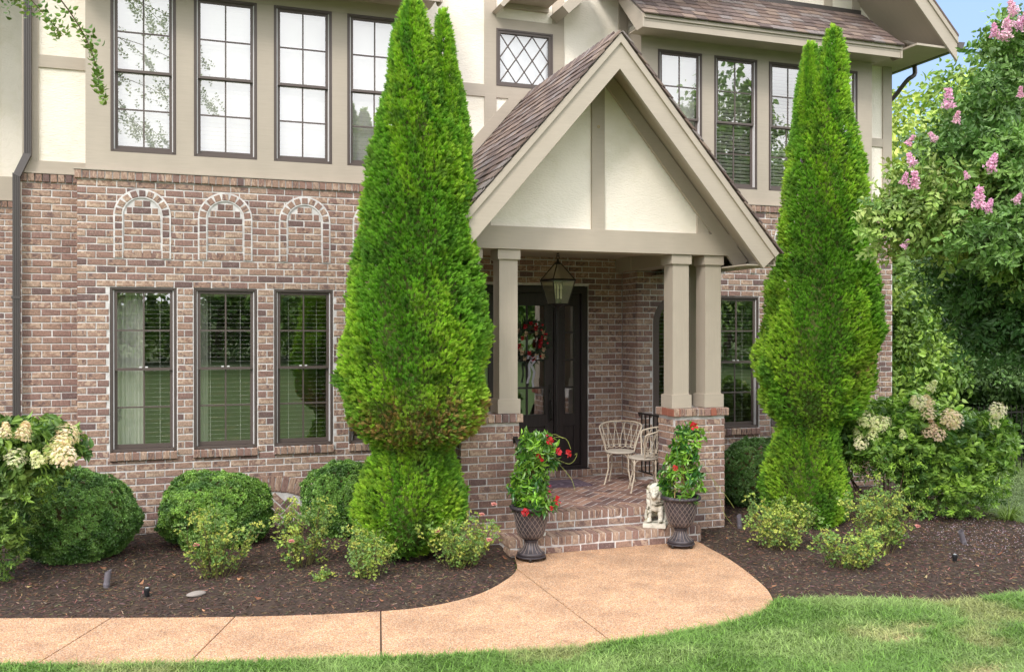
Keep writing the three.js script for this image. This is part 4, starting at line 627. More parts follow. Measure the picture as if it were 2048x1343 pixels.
function arborvitae(label, base, scale, bodies, count, brown, seed) {
  const t = thing('arborvitae', label, 'tree', base, 0, 'arborvitae flanking the porch'); rnd = mulberry(seed);
  const lists = [[], [], []], lit = srgb(170, 208, 60), mid = srgb(130, 184, 48), deep = srgb(88, 142, 48), tan = srgb(182, 166, 98), rust = srgb(164, 130, 76);
  const lump = (h, a, s) => 1 + 0.16 * (Math.pow(noise3(Math.cos(a) * 4 + 3, h * 3.4, Math.sin(a) * 4 + s, 14), 0.7) - 0.62) + 0.22 * (noise3(Math.cos(a) * 2.2 + 5, h * 2.1, Math.sin(a) * 2.2 + s, 11) - 0.5) + 0.17 * (noise3(Math.cos(a) * 6 + 5, h * 6, Math.sin(a) * 6 + s, 12) - 0.5);
  bodies.forEach((B, bi) => {
    const top = B[B.length - 1][0], lo = B[0][0], N = Math.round(count * (bi ? 0.28 : 1)); let k = 0, guard = 0; const rmax = Math.max(...B.map(q => q[2]));
    while (k < N && guard++ < N * 12) {
      const h = R(lo, top), [, cx, r] = interp(B, h); if (rnd() > (r + 0.05) / (rmax + 0.05)) continue; k++;
      const a = R(0, 6.283), rr = r * lump(h, a, bi) * (0.84 + 0.2 * Math.pow(rnd(), 0.6)) - Math.min(0.07, r * 0.2), dh = 0.06, r2 = interp(B, h + dh)[2], sl = (r - r2) / dh;
      const out = RIGHT.clone().multiplyScalar(Math.cos(a)).addScaledVector(BACK, -Math.sin(a)), p = RIGHT.clone().multiplyScalar(cx).addScaledVector(out, Math.max(rr, 0.0)); p.y = h;
      const d = out.clone().multiplyScalar(0.9).add(new THREE.Vector3(0, 0.55 + clamp(sl, -0.6, 1) * 0.6, 0)).add(sphereDir().multiplyScalar(0.35));
      const n1 = fbm(Math.cos(a) * 3 + h * 2.2 + bi, Math.sin(a) * 3 + h * 1.3, 45, 3), n2 = noise2(a * 5, h * 7, 46);
      let c = tint(mid.clone().lerp(lit, smooth(0.4, 0.62, n1)).lerp(deep, smooth(0.62, 0.85, n2) * 0.6), 0.8, 1.2);
      const bw = brown(h, Math.cos(a), Math.sin(a)) + 1.1 * (fbm(Math.cos(a) * 5 + 9, h * 5 + Math.sin(a) * 4, 47, 3) - 0.5); if (rnd() < 0.6 * smooth(0.3, 1.0, bw)) c = tint(tan.clone().lerp(rust, rnd() * 0.6), 0.75, 1.2); else if (bw > 0.2) c.lerp(tan, 0.25 * rnd());
      lists[k % 3].push([put(p, d, [R(0.030, 0.048), R(0.05, 0.095), R(0.030, 0.048)]), c]);
    }
    if (bi >= 0) { const tip = new THREE.Vector3().addScaledVector(RIGHT, B[B.length - 1][1]); for (let i = 0; i < 26; i++) { const p = tip.clone().add(new THREE.Vector3(R(-0.03, 0.03), top + R(-0.16, 0.05), R(-0.03, 0.03))); lists[i % 3].push([put(p, new THREE.Vector3(R(-0.3, 0.3), 1, R(-0.3, 0.3)), R(0.06, 0.09)), tint(lit)]); } }
  });
  const core = bodies.map(B => { const g = lathe([[0.001, B[0][0]], ...B.map(q => [Math.max(q[2] * 0.74 - 0.07, 0.004), q[0]]), [0.0005, B[B.length - 1][0] - 0.05]], 24), p = g.attributes.position; for (let i = 0; i < p.count; i++) { const cx = interp(B, p.getY(i))[1]; p.setXYZ(i, p.getX(i) + RIGHT.x * cx, p.getY(i), p.getZ(i) + RIGHT.z * cx); } return g; });
  mesh('inner_twigs', core, mat(0x66703a, 1), t);
  mesh('trunk', limb([[0, -0.05, 0], [0.01, 0.5, 0], [0, 2, 0]], 0.08, 0.05), barkMat, t);
  lists.forEach((l, i) => instances('foliage', sprays[i], needleMat, l, t));
  return t;
}
{
  // profiles from foot to tip: height, offset of the axis to the right, radius
  const P = (s, cxp, rows) => rows.map(([y, a, b]) => [2.32 + (665 - y) / s, ((a + b) / 2 - cxp) / s, (b - a) / 2 / s]);
  const A = P(196.6, 835, [[1104, 752, 862], [1070, 718, 912], [1020, 712, 930], [985, 714, 932], [935, 736, 920], [905, 746, 908], [886, 744, 914], [872, 722, 946], [850, 698, 968], [800, 684, 982], [740, 684, 984], [690, 686, 978], [640, 695, 970], [560, 704, 958], [480, 718, 950], [400, 730, 945], [300, 746, 930], [200, 758, 905], [130, 772, 884], [70, 786, 862], [30, 803, 848], [2, 818, 832]]);
  const A2 = P(196.6, 835, [[520, 850, 955], [400, 845, 950], [300, 850, 940], [220, 858, 930], [160, 866, 918], [130, 868, 910], [80, 874, 902], [35, 881, 889]]);
  arborvitae('tall arborvitae left of the porch with two tips and a browned skirt', [2.203, 0, 2.0], 1, [A, A2], 42000, (h, c, s) => { const y = 665 - (h - 2.32) * 196.6; return 0.86 * (1 - Math.abs(y - 850) / 62) - 0.3 * Math.max(0, -c - 0.2) + 0.36 * smooth(960, 800, y) * smooth(430, 760, y); }, 501);
  const B = P(166, 1635, [[1062, 1560, 1665], [1030, 1528, 1690], [985, 1522, 1694], [930, 1532, 1688], [880, 1546, 1682], [852, 1558, 1680], [838, 1548, 1692], [822, 1530, 1722], [800, 1524, 1730], [750, 1516, 1748], [700, 1518, 1756], [650, 1528, 1755], [600, 1542, 1752], [520, 1556, 1744], [420, 1566, 1736], [320, 1576, 1722], [240, 1588, 1708], [180, 1606, 1700], [130, 1632, 1696], [90, 1650, 1684], [62, 1660, 1672]]);
  const B2 = P(166, 1635, [[300, 1582, 1640], [200, 1592, 1640], [150, 1604, 1634], [95, 1617, 1625]]);
  arborvitae('tall arborvitae right of the porch with a small side tip', [7.16, 0, 1.9], 1, [B, B2], 38000, (h, c, s) => { const y = 665 - (h - 2.32) * 166; return 1.0 * (1 - Math.hypot((y - 715) / 75, (c - 0.62) / 0.5)) * (s > -0.2 ? 1 : 0.3) + 0.35 * (1 - Math.abs(y - 818) / 40) * smooth(-0.4, 0.6, c); }, 502);
}

// ---- clipped boxwoods
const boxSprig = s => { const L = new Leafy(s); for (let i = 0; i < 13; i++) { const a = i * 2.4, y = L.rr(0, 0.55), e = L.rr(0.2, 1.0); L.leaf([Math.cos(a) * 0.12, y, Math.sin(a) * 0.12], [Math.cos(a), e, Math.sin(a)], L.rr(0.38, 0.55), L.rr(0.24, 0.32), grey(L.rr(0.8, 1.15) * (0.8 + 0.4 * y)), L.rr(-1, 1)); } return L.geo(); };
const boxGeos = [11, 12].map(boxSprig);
function boxwood(label, [x, z], rx, ry, rz, cy, tone, n, seed) {
  const t = thing('boxwood', label, 'shrub', [x, 0, z], 0, 'clipped boxwoods along the foundation'); rnd = mulberry(seed);
  const lists = [[], []], lo = srgb(80, 124, 52), hi = srgb(...tone);
  for (let k = 0; k < n; k++) { const d = sphereDir(); if (d.y < -0.9) { k--; continue; } const f = 1 + 0.20 * (noise3(d.x * 2.4 + seed, d.y * 2.4, d.z * 2.4, 21) - 0.5) + 0.16 * (noise3(d.x * 6, d.y * 6 + seed, d.z * 6, 22) - 0.5), q = R(0.93, 1.01) * f, p = new THREE.Vector3(d.x * rx * q, Math.max(cy + d.y * ry * q, 0.03), d.z * rz * q);
    lists[k % 2].push([put(p, d.clone().add(new THREE.Vector3(0, 0.35, 0)).add(sphereDir().multiplyScalar(0.45)), R(0.026, 0.05)), tint(lo.clone().lerp(hi, R(0.2, 1) * smooth(0.25, 0.6, noise3(d.x * 5, d.y * 5, d.z * 5 + seed, 23))), 0.8, 1.2)]); }
  const g = new THREE.SphereGeometry(1, 20, 14); g.scale(rx * 0.78, ry * 0.78, rz * 0.78); g.translate(0, cy, 0); mesh('inner_twigs', flat(g), mat(0x6e6140, 1), t);
  mesh('stem', limb([[0, -0.04, 0], [0.01, cy * 0.5, 0], [0, cy, 0]], 0.03, 0.02), twigMat, t);
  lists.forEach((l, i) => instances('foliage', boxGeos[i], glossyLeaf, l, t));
}
boxwood('large round boxwood beside the left hydrangea', [-1.07, 0.95], 0.57, 0.47, 0.55, 0.44, [152, 196, 100], 11000, 601);
boxwood('round boxwood under the second window from the left', [0.27, 0.74], 0.57, 0.42, 0.52, 0.40, [164, 208, 92], 10000, 602);
boxwood('round boxwood half hidden by the left arborvitae', [1.66, 0.62], 0.46, 0.43, 0.46, 0.42, [152, 198, 92], 7500, 603);
boxwood('dark round boxwood behind the right brick pier', [7.05, 0.72], 0.48, 0.46, 0.44, 0.45, [108, 148, 80], 5600, 604);

// ---- hydrangeas with cone-shaped flower heads
const hydSprig = s => { const L = new Leafy(s); for (let i = 0; i < 9; i++) { const a = i * 2.0, y = 0.1 + i * 0.09; L.leaf([Math.cos(a) * 0.04, y, Math.sin(a) * 0.04], [Math.cos(a), L.rr(-0.05, 0.7), Math.sin(a)], L.rr(0.55, 0.85), L.rr(0.34, 0.48), grey(L.rr(0.75, 1.2)), L.rr(-0.5, 0.5), 0.2, 0.25); } L.stem([0, -0.5, 0], [0, 0.95, 0], 0.022, [0.5, 0.36, 0.26]); return L.geo(); };
const hydGeos = [21, 22].map(hydSprig), smallSprigs = [23, 24].map(s => { const L = new Leafy(s); for (let i = 0; i < 12; i++) { const a = i * 2.4, y = i * 0.08; L.leaf([0, y, 0], [Math.cos(a), L.rr(0.1, 0.9), Math.sin(a)], L.rr(0.4, 0.6), L.rr(0.18, 0.26), grey(L.rr(0.75, 1.25)), L.rr(-0.5, 0.5)); } L.stem([0, -0.4, 0], [0, 0.95, 0], 0.02, [0.5, 0.4, 0.25]); return L.geo(); });
const headGeo = (s, cone) => { const L = new Leafy(s); for (let i = 0; i < 210; i++) { const y = Math.pow(L.r(), 0.9), a = i * 2.39996, r = ((cone ? 0.60 * (1 - y * 0.7) : Math.sqrt(1 - (y * 1.6 - 0.8) ** 2) * 0.68)) * Math.pow(L.r(), 0.28) * L.rr(0.85, 1.12), p = [Math.cos(a) * r, y * 1.15, Math.sin(a) * r], d = new THREE.Vector3(Math.cos(a), 0.5 + y, Math.sin(a)).normalize(), q = new THREE.Quaternion().setFromUnitVectors(new THREE.Vector3(0, 0, 1), d), w = L.rr(0.05, 0.09), k = L.rr(0.88, 1.05), M = new THREE.Matrix4().compose(new THREE.Vector3(...p), q, new THREE.Vector3(w, w, w)).multiply(new THREE.Matrix4().makeRotationZ(L.rr(0, 3))); const gr = L.r() < 0.35 ? [k * 0.9, k, k * 0.72] : [k, k * L.rr(0.9, 1), k * L.rr(0.9, 1)]; for (let m = 0; m < 4; m++) { const b = m * 1.571, x = Math.cos(b), z = Math.sin(b); L.tris([[[0, 0, 0], [x - z * 0.6, z + x * 0.6, 0.25], [x * 1.25, z * 1.25, 0.15]], [[0, 0, 0], [x * 1.25, z * 1.25, 0.15], [x + z * 0.6, z - x * 0.6, 0.25]]], M, gr); } } return L.geo(); };
const heads = [headGeo(31, true), headGeo(32, false), headGeo(33, true)];
function hydrangea(label, [x, z], blobs, n, flowers, tones, canes, seed) {
  const t = thing('hydrangea', label, 'shrub', [x, 0, z], 0, 'flowering hydrangeas'); rnd = mulberry(seed); const lists = [[], [], [], []], [lo, hi] = tones.map(q => srgb(...q));
  for (let k = 0; k < n; k++) { const b = blobs[Math.floor(rnd() * blobs.length)], d = sphereDir(), q = Math.pow(R(0.25, 1), 0.42) * (1 + 0.25 * (noise3(d.x * 3 + seed, d.y * 3, d.z * 3, 25) - 0.5)), p = RIGHT.clone().multiplyScalar(b[0] + d.x * b[3] * q).addScaledVector(BACK, b[2] + d.z * (b[5] || b[3]) * q); p.y = Math.max(0.05, b[1] + d.y * b[4] * q);
    const dir = RIGHT.clone().multiplyScalar(d.x).addScaledVector(BACK, d.z).add(new THREE.Vector3(0, d.y + 0.6, 0)).add(sphereDir().multiplyScalar(0.5)), big = p.y > b[1] + b[4] * 0.15 || b[6];
    lists[(big ? 0 : 2) + k % 2].push([put(p, dir, big ? R(0.11, 0.17) : R(0.075, 0.11)), tint(lo.clone().lerp(hi, Math.pow(rnd(), 1.2)), 0.8, 1.2)]); }
  lists.forEach((l, i) => l.length && instances('foliage', i < 2 ? hydGeos[i] : smallSprigs[i - 2], leafMat, l, t));
  for (const [a, y, b, s, c, k] of flowers) { const o = mesh('flower_head', heads[k || 0], petalMat.clone(), t); o.material.color = srgb(...c); const p = RIGHT.clone().multiplyScalar(a).addScaledVector(BACK, b - 0.14); o.position.set(p.x, y - s * 0.4, p.z); o.scale.setScalar(s * 0.84); o.rotation.set(R(-0.7, 0.7), R(0, 6), R(-0.7, 0.7)); }
  for (let i = 0; i < canes; i++) { const a = R(-0.5, 0.5), b = R(-0.3, 0.3), p = RIGHT.clone().multiplyScalar(a * 1.6).addScaledVector(BACK, b * 1.6), q = RIGHT.clone().multiplyScalar(a * 0.25).addScaledVector(BACK, b * 0.3); mesh('cane', limb([[q.x, -0.03, q.z], [lerp(q.x, p.x, 0.5) + R(-0.04, 0.04), R(0.3, 0.4), lerp(q.z, p.z, 0.5)], [p.x, R(0.75, 0.95), p.z]], R(0.012, 0.02), 0.006, 5), twigMat, t); }
}
const cream = [252, 248, 214], blush = [252, 236, 206], lime = [242, 247, 194], rose = [252, 228, 204];
hydrangea('hydrangea with cream and blush heads at the left edge', [-1.42, 1.75], [[-0.22, 1.28, 0, 0.42, 0.18, 0.24, 1], [0.12, 1.28, 0.02, 0.36, 0.16, 0.2, 1], [-0.25, 0.72, -0.1, 0.36, 0.36, 0.38], [-0.05, 0.98, -0.05, 0.42, 0.24, 0.35], [-0.28, 0.35, -0.1, 0.26, 0.3, 0.3]], 880, [[0.17, 1.46, -0.22, 0.17, blush, 0], [0.53, 1.42, -0.22, 0.18, blush, 1], [0.50, 1.34, -0.22, 0.14, cream, 1], [0.57, 1.25, -0.22, 0.18, blush, 1], [0.44, 1.27, -0.22, 0.16, lime, 1], [0.33, 1.23, -0.22, 0.15, lime, 0], [0.10, 1.21, -0.22, 0.17, [246, 246, 214], 1], [0.02, 1.46, -0.22, 0.14, blush, 0]], [[64, 102, 40], [150, 184, 78]], 0, 611);
hydrangea('wide hydrangea with cream and pink heads right of the arborvitae', [8.25, 1.9], [[-0.35, 1.08, 0, 0.42, 0.26, 0.45, 1], [0.20, 1.18, 0, 0.48, 0.26, 0.45, 1], [0.25, 0.80, -0.1, 0.6, 0.32, 0.5], [0.75, 0.92, 0, 0.62, 0.34, 0.5, 1], [0.80, 0.55, -0.15, 0.6, 0.40, 0.5], [-0.3, 0.80, -0.1, 0.42, 0.28, 0.5], [1.1, 0.98, 0, 0.36, 0.28, 0.4, 1], [0.6, 0.35, -0.2, 0.5, 0.3, 0.4]], 2900, [[0.25, 1.69, -0.36, 0.15, lime, 0], [0.13, 1.51, -0.36, 0.15, cream, 1], [0.07, 1.51, -0.36, 0.13, cream, 0], [0.28, 1.51, -0.36, 0.15, blush, 0], [-0.37, 1.25, -0.36, 0.17, lime, 1], [-0.43, 1.12, -0.36, 0.16, lime, 0], [0.46, 1.30, -0.36, 0.2, blush, 1], [0.56, 1.27, -0.36, 0.2, blush, 1], [0.25, 1.36, -0.36, 0.17, blush, 1], [0.31, 1.21, -0.36, 0.15, rose, 0], [0.24, 1.13, -0.36, 0.14, rose, 1], [0.36, 1.11, -0.36, 0.15, rose, 1], [1.12, 1.39, -0.20, 0.18, cream, 1], [1.11, 1.24, -0.20, 0.17, lime, 0], [1.16, 1.16, -0.20, 0.13, cream, 1], [1.24, 1.02, -0.20, 0.13, cream, 0], [1.28, 0.86, -0.20, 0.18, cream, 1], [1.10, 0.83, -0.20, 0.13, lime, 0], [-0.54, 1.31, -0.36, 0.18, lime, 1], [-0.58, 1.12, -0.36, 0.14, lime, 0], [-0.59, 1.02, -0.36, 0.14, cream, 1], [-0.28, 1.25, -0.36, 0.13, cream, 1], [-0.05, 1.11, -0.36, 0.12, lime, 0]], [[68, 112, 38], [170, 210, 82]], 12, 612);

// ---- low rose bushes, leggy and half bare
const roseSprig = s => { const L = new Leafy(s); for (let b = 0; b < 3; b++) { const a0 = b * 2.1 + L.rr(-0.4, 0.4), e = L.rr(0.2, 0.9), o = [Math.cos(a0) * 0.3, 0.3 * e + b * 0.2, Math.sin(a0) * 0.3]; for (let i = 0; i < 5; i++) { const a = a0 + (i - 2) * 0.7; L.leaf(o, [Math.cos(a), L.rr(0, 0.6), Math.sin(a)], L.rr(0.32, 0.46), L.rr(0.2, 0.28), grey(L.rr(0.75, 1.2)), L.rr(-0.6, 0.6)); } } return L.geo(); };
const roseGeos = [41, 42, 43].map(roseSprig);
const bloomGeo = (s, open) => { const L = new Leafy(s); for (let ring = 0; ring < 3; ring++) for (let i = 0; i < 6; i++) { const a = i * 1.047 + ring * 0.5, e = 0.25 + ring * 0.7 * (1.2 - open); L.leaf([0, 0, 0], [Math.cos(a), e, Math.sin(a)], 0.6 - ring * 0.12, 0.55 - ring * 0.1, grey(L.rr(0.85, 1.1) - ring * 0.06), 0, 0.1, -0.35); } return L.geo(); };
const blooms = [bloomGeo(51, 0.6), bloomGeo(52, 0.3)];
function roseBush(label, [x, z], r, h, n, leafN, fl, seed, lush = 1) {
  const t = thing('rose_bush', label, 'shrub', [x, 0, z], 0, 'low rose bushes in the beds'); rnd = mulberry(seed); const lists = [[], [], []], cols = [srgb(168, 190, 84), srgb(120, 156, 70), srgb(198, 206, 100), srgb(132, 166, 88)], canes = [];
  for (let i = 0; i < n; i++) { const a = R(0, 6.283), q = R(0.25, 1) * r, tx = Math.cos(a) * q, tz = Math.sin(a) * q, H = h * R(0.6, 1) * (1 - 0.25 * q / r), b = [tx * 0.25 + R(-0.03, 0.03), -0.02, tz * 0.25 + R(-0.03, 0.03)], m = [tx * 0.6 + R(-0.05, 0.05), H * 0.5, tz * 0.6 + R(-0.05, 0.05)], e = [tx, H, tz]; const c = new THREE.QuadraticBezierCurve3(new THREE.Vector3(...b), new THREE.Vector3(...m), new THREE.Vector3(...e));
    mesh('cane', limb([b, c.getPoint(0.5).toArray(), e], R(0.003, 0.006), 0.002, 4), pick([caneMat, twigMat, caneMat]), t);
    for (let k = 0; k < leafN; k++) { const f = Math.pow(R(0.1, 1), 0.6), p = c.getPoint(f).add(sphereDir().multiplyScalar(R(0.01, 0.09))); if (p.y < 0.04) p.y = 0.05; lists[k % 3].push([put(p, sphereDir().add(new THREE.Vector3(0, 1.1, 0)), R(0.045, 0.075) * lush), tint(pick(cols), 0.8, 1.2)]); }
    if (rnd() < 0.6) { const s = c.getPoint(R(0.4, 0.8)), d = sphereDir().multiplyScalar(0.12); canes.push(bar(s.toArray(), [s.x + d.x, s.y + Math.abs(d.y) + 0.05, s.z + d.z], 0.0022, 4, 0.0012)); } }
  if (canes.length) mesh('twigs', canes, twigMat, t).userData.kind = 'stuff';
  lists.forEach((l, i) => instances('foliage', roseGeos[i], leafMat, l, t));
  for (const [a, y, b] of fl) { const o = mesh('flower', blooms[0], petalMat.clone(), t); o.material.color = srgb(232, 168, 158); const p = RIGHT.clone().multiplyScalar(a).addScaledVector(BACK, b); o.position.set(p.x, y, p.z); o.scale.setScalar(0.055); }
}
roseBush('leggy rose bush in front of the middle boxwood', [0.26, 2.12], 0.46, 0.76, 36, 10, [[-0.1, 0.40, -0.3]], 621);
roseBush('sparse rose bush with one coral bloom before the vent arch', [1.04, 2.02], 0.44, 0.80, 32, 9, [[-0.02, 0.36, -0.33]], 622);
roseBush('rose bush at the foot of the left arborvitae', [1.56, 2.66], 0.33, 0.58, 24, 10, [], 623);
roseBush('pink-flowered rose bush beside the left step', [2.50, 2.50], 0.44, 0.66, 38, 11, [[0.34, 0.66, -0.1], [0.30, 0.36, -0.3], [0.22, 0.54, 0], [-0.2, 0.42, -0.2]], 624);
roseBush('small rose sprig in the left bed', [1.16, 2.62], 0.10, 0.14, 7, 8, [], 628, 0.8);
roseBush('rose bush in front of the right arborvitae', [5.84, 2.95], 0.44, 0.72, 34, 11, [], 625);
roseBush('lowest rose bush nearest the right lawn', [6.02, 3.86], 0.36, 0.56, 30, 10, [], 626);
roseBush('tall rose bush before the wide hydrangea', [6.80, 3.42], 0.46, 0.92, 42, 12, [[0.22, 0.38, -0.33]], 627);

// ---- sedge tuft, evergreen and fence at the right edge
{
  const L = new Leafy(71); for (let i = 0; i < 240; i++) { const a = L.rr(0, 6.283), l = L.rr(0.25, 0.55), e = L.rr(0.35, 1.1), k = L.rr(0.75, 1.25), x = Math.cos(a), z = Math.sin(a), w = 0.0045, Q = t => [x * (0.03 + l * t), l * e * (1.7 * t - 1.35 * t * t), z * (0.03 + l * t)]; for (let s = 0; s < 4; s++) { const A = Q(s / 4), B = Q((s + 1) / 4), wa = w * (1 - s / 4.2), wb = w * (1 - (s + 1) / 4.2), V = (P, q) => [P[0] - z * q, P[1], P[2] + x * q]; L.tris([[V(A, wa), V(A, -wa), V(B, -wb)], [V(A, wa), V(B, -wb), V(B, wb)]], new THREE.Matrix4(), [k, k, k * 0.9]); } }
  const o = single('sedge_tuft', L.geo(), phys(srgb(128, 158, 62), 0.6, { vertexColors: true, transmission: 0.3, thickness: 0 }), 'tuft of arching green sedge at the right bed edge', 'grass'); o.position.set(9.45, 0, 2.55);
}

// ---- trees
const treeSprig = (s, lw) => { const L = new Leafy(s); for (let i = 0; i < 15; i++) { const a = i * 2.4, y = 0.1 + i * 0.055, r = L.rr(0.05, 0.5); L.leaf([Math.cos(a) * r, y + L.rr(-0.2, 0.2), Math.sin(a) * r], [Math.cos(a), L.rr(-0.5, 0.6), Math.sin(a)], L.rr(0.3, 0.45), L.rr(0.2, 0.3) * lw, grey(L.rr(0.7, 1.25)), L.rr(-0.8, 0.8), 0.18, 0.3); } return L.geo(); };
const treeGeos = [treeSprig(81, 1), treeSprig(82, 1.1), treeSprig(83, 0.8)];
function tree(label, [x, z], H, r, n, tones, seed, { size = 0.5, low = 0.15, group, trunk = 0.16, name = 'tree', lean = 0 } = {}) {
  const gy = hill(x, z), t = thing(name, label, 'tree', [x, gy, z], 0, group); rnd = mulberry(seed); const lists = [[], [], []], [lo, hi] = tones.map(q => srgb(...q)), boughs = [];
  const nb = 16; for (let i = 0; i < nb; i++) { const a = i * 2.4 + R(-0.4, 0.4), f = R(0, 1), y = H * lerp(low + 0.1, 0.93, f), q = r * R(0.35, 0.75) * Math.sin(Math.PI * lerp(0.25, 0.93, f)); boughs.push([Math.cos(a) * q + lean * f, y, Math.sin(a) * q, r * R(0.34, 0.52), H * R(0.10, 0.17)]); }
  for (let k = 0; k < n; k++) { const b = boughs[k % nb], d = sphereDir(), q = Math.pow(R(0.1, 1), 0.45) * (1 + 0.5 * (noise3(d.x * 2 + b[0], d.y * 2, d.z * 2, 27) - 0.5)), p = new THREE.Vector3(b[0] + d.x * b[3] * q, b[1] + d.y * b[4] * q, b[2] + d.z * b[3] * q); lists[k % 3].push([put(p, d.clone().add(new THREE.Vector3(0, 0.3, 0)).add(sphereDir().multiplyScalar(0.6)), size * R(0.7, 1.25)), tint(lo.clone().lerp(hi, rnd()), 0.75, 1.25)]); }
  mesh('trunk', limb([[0, -0.1, 0], [R(-0.1, 0.1), H * 0.3, R(-0.1, 0.1)], [lean * 0.6, H * 0.8, 0]], trunk, trunk * 0.25, 8), barkMat, t);
  for (const b of boughs.slice(0, 9)) mesh('branch', limb([[lean * 0.2, Math.max(H * 0.15, b[1] - H * 0.22), 0], [b[0] * 0.5, b[1] - H * 0.06, b[2] * 0.5], [b[0], b[1], b[2]]], trunk * 0.35, 0.012, 5), barkMat, t);
  lists.forEach((l, i) => instances('crown', treeGeos[i], leafMat, l, t)); return t;
}
const G = 'trees behind the house on the right', light = [[112, 150, 50], [190, 212, 98]], midG = [[74, 116, 38], [158, 192, 80]], deepG = [[62, 104, 40], [138, 176, 78]], yel = [[138, 168, 54], [204, 218, 108]];
tree('sunlit yellow-green maple touching the gable eave', [16.6, -8.5], 8.6, 2.6, 1500, yel, 701, { group: G, size: 0.5 });
tree('bushy green tree right behind the house corner', [13.2, -4.2], 5.6, 2.0, 1500, midG, 702, { group: G, size: 0.36, low: 0.05 });
tree('broad green tree in the middle of the right background', [15.2, -3.6], 5.2, 2.2, 1400, deepG, 703, { group: G, size: 0.42, low: 0.02 });
tree('pale green tree showing above the crape myrtle', [20.2, -9.0], 9.3, 3.0, 1500, light, 704, { group: G, size: 0.5 });
tree('tall green tree at the right edge of the sky', [23.5, -8.0], 11.5, 3.2, 1500, midG, 705, { group: G, size: 0.55 });
tree('low leafy tree close behind the hydrangea', [11.9, -2.2], 3.4, 1.3, 1100, midG, 706, { group: G, size: 0.30, low: 0.0, trunk: 0.05 });
tree('low evergreen at the right edge beyond the sedge', [15.0, -1.6], 3.2, 1.5, 1300, [[58, 92, 50], [120, 156, 84]], 707, { group: G, size: 0.26, low: 0.0, trunk: 0.08 });
tree('distant tall tree behind the pale one', [19.5, -14], 9.0, 4.0, 1400, deepG, 708, { group: G, size: 0.7, low: 0.05 });
tree('distant tree filling the gap beside the wall', [15.0, -14], 8.4, 3.6, 1300, midG, 709, { group: G, size: 0.65, low: 0.05 });
tree('understory tree far right beyond the sedge', [18.6, -2.6], 6.2, 2.6, 1400, deepG, 710, { group: G, size: 0.45, low: 0.02 });

// trees across the lawn, mirrored in the panes
const G2 = 'trees across the front lawn';
[[-13, 33, 7.8], [-8, 36, 8.6], [-3, 34, 7.4], [1.5, 37, 8.8], [6, 34, 7.6], [11, 36, 8.5], [16, 33, 9.2], [21, 35, 10.5], [25.5, 29, 15], [31, 34, 12.5], [37, 30, 13], [43, 27, 9]].forEach(([x, z, h], i) => tree(`${i % 2 ? 'deep green' : 'mid-green'} leafy tree across the front lawn, ${['first', 'second', 'third', 'fourth', 'fifth', 'sixth', 'seventh', 'eighth', 'ninth', 'tenth', 'eleventh', 'twelfth'][i]} from the left`, [x, z], h, 3.4, 620, i % 2 ? deepG : midG, 720 + i, { group: G2, size: 0.85, low: 0.02, trunk: 0.2 }));

// ---- crape myrtle leaning in from the right
const cmSprig = s => { const L = new Leafy(s), bend = t => [L.b * t * t, t, 0]; L.b = L.rr(-0.35, 0.35); for (let i = 0; i < 7; i++) { const t = 0.08 + i * 0.13 + L.rr(-0.03, 0.03), p = bend(t); for (const q of [-1, 1]) if (L.r() < 0.92) L.leaf(p, [q * L.rr(0.6, 1), L.rr(0.1, 0.8), L.rr(-0.6, 0.6)], L.rr(0.2, 0.34), L.rr(0.13, 0.2), grey(L.rr(0.8, 1.2)), L.rr(-0.35, 0.35), 0.22, 0.25); } L.leaf(bend(1), [0, 1, 0], 0.2, 0.1, grey(1)); L.stem([0, -0.1, 0], bend(1), 0.010, [0.5, 0.32, 0.22]); return L.geo(); };
const cmGeos = [91, 92, 93].map(cmSprig), panicle = s => { const L = new Leafy(s); for (let i = 0; i < 170; i++) { const y = Math.pow(L.r(), 1.2), a = i * 2.4, r = 0.34 * (1 - 0.7 * y) * Math.sqrt(L.r()), d = new THREE.Vector3(L.rr(-1, 1), L.rr(-0.5, 1), L.rr(-1, 1)).normalize(), k = L.rr(0.75, 1.15); L.leaf([Math.cos(a) * r, y, Math.sin(a) * r], d.toArray(), L.rr(0.12, 0.19), L.rr(0.10, 0.16), [k, k * L.rr(0.85, 1.05), k], L.rr(-2, 2), 0.4, 0.4); } return L.geo(); }, panicles = [95, 96].map(panicle);
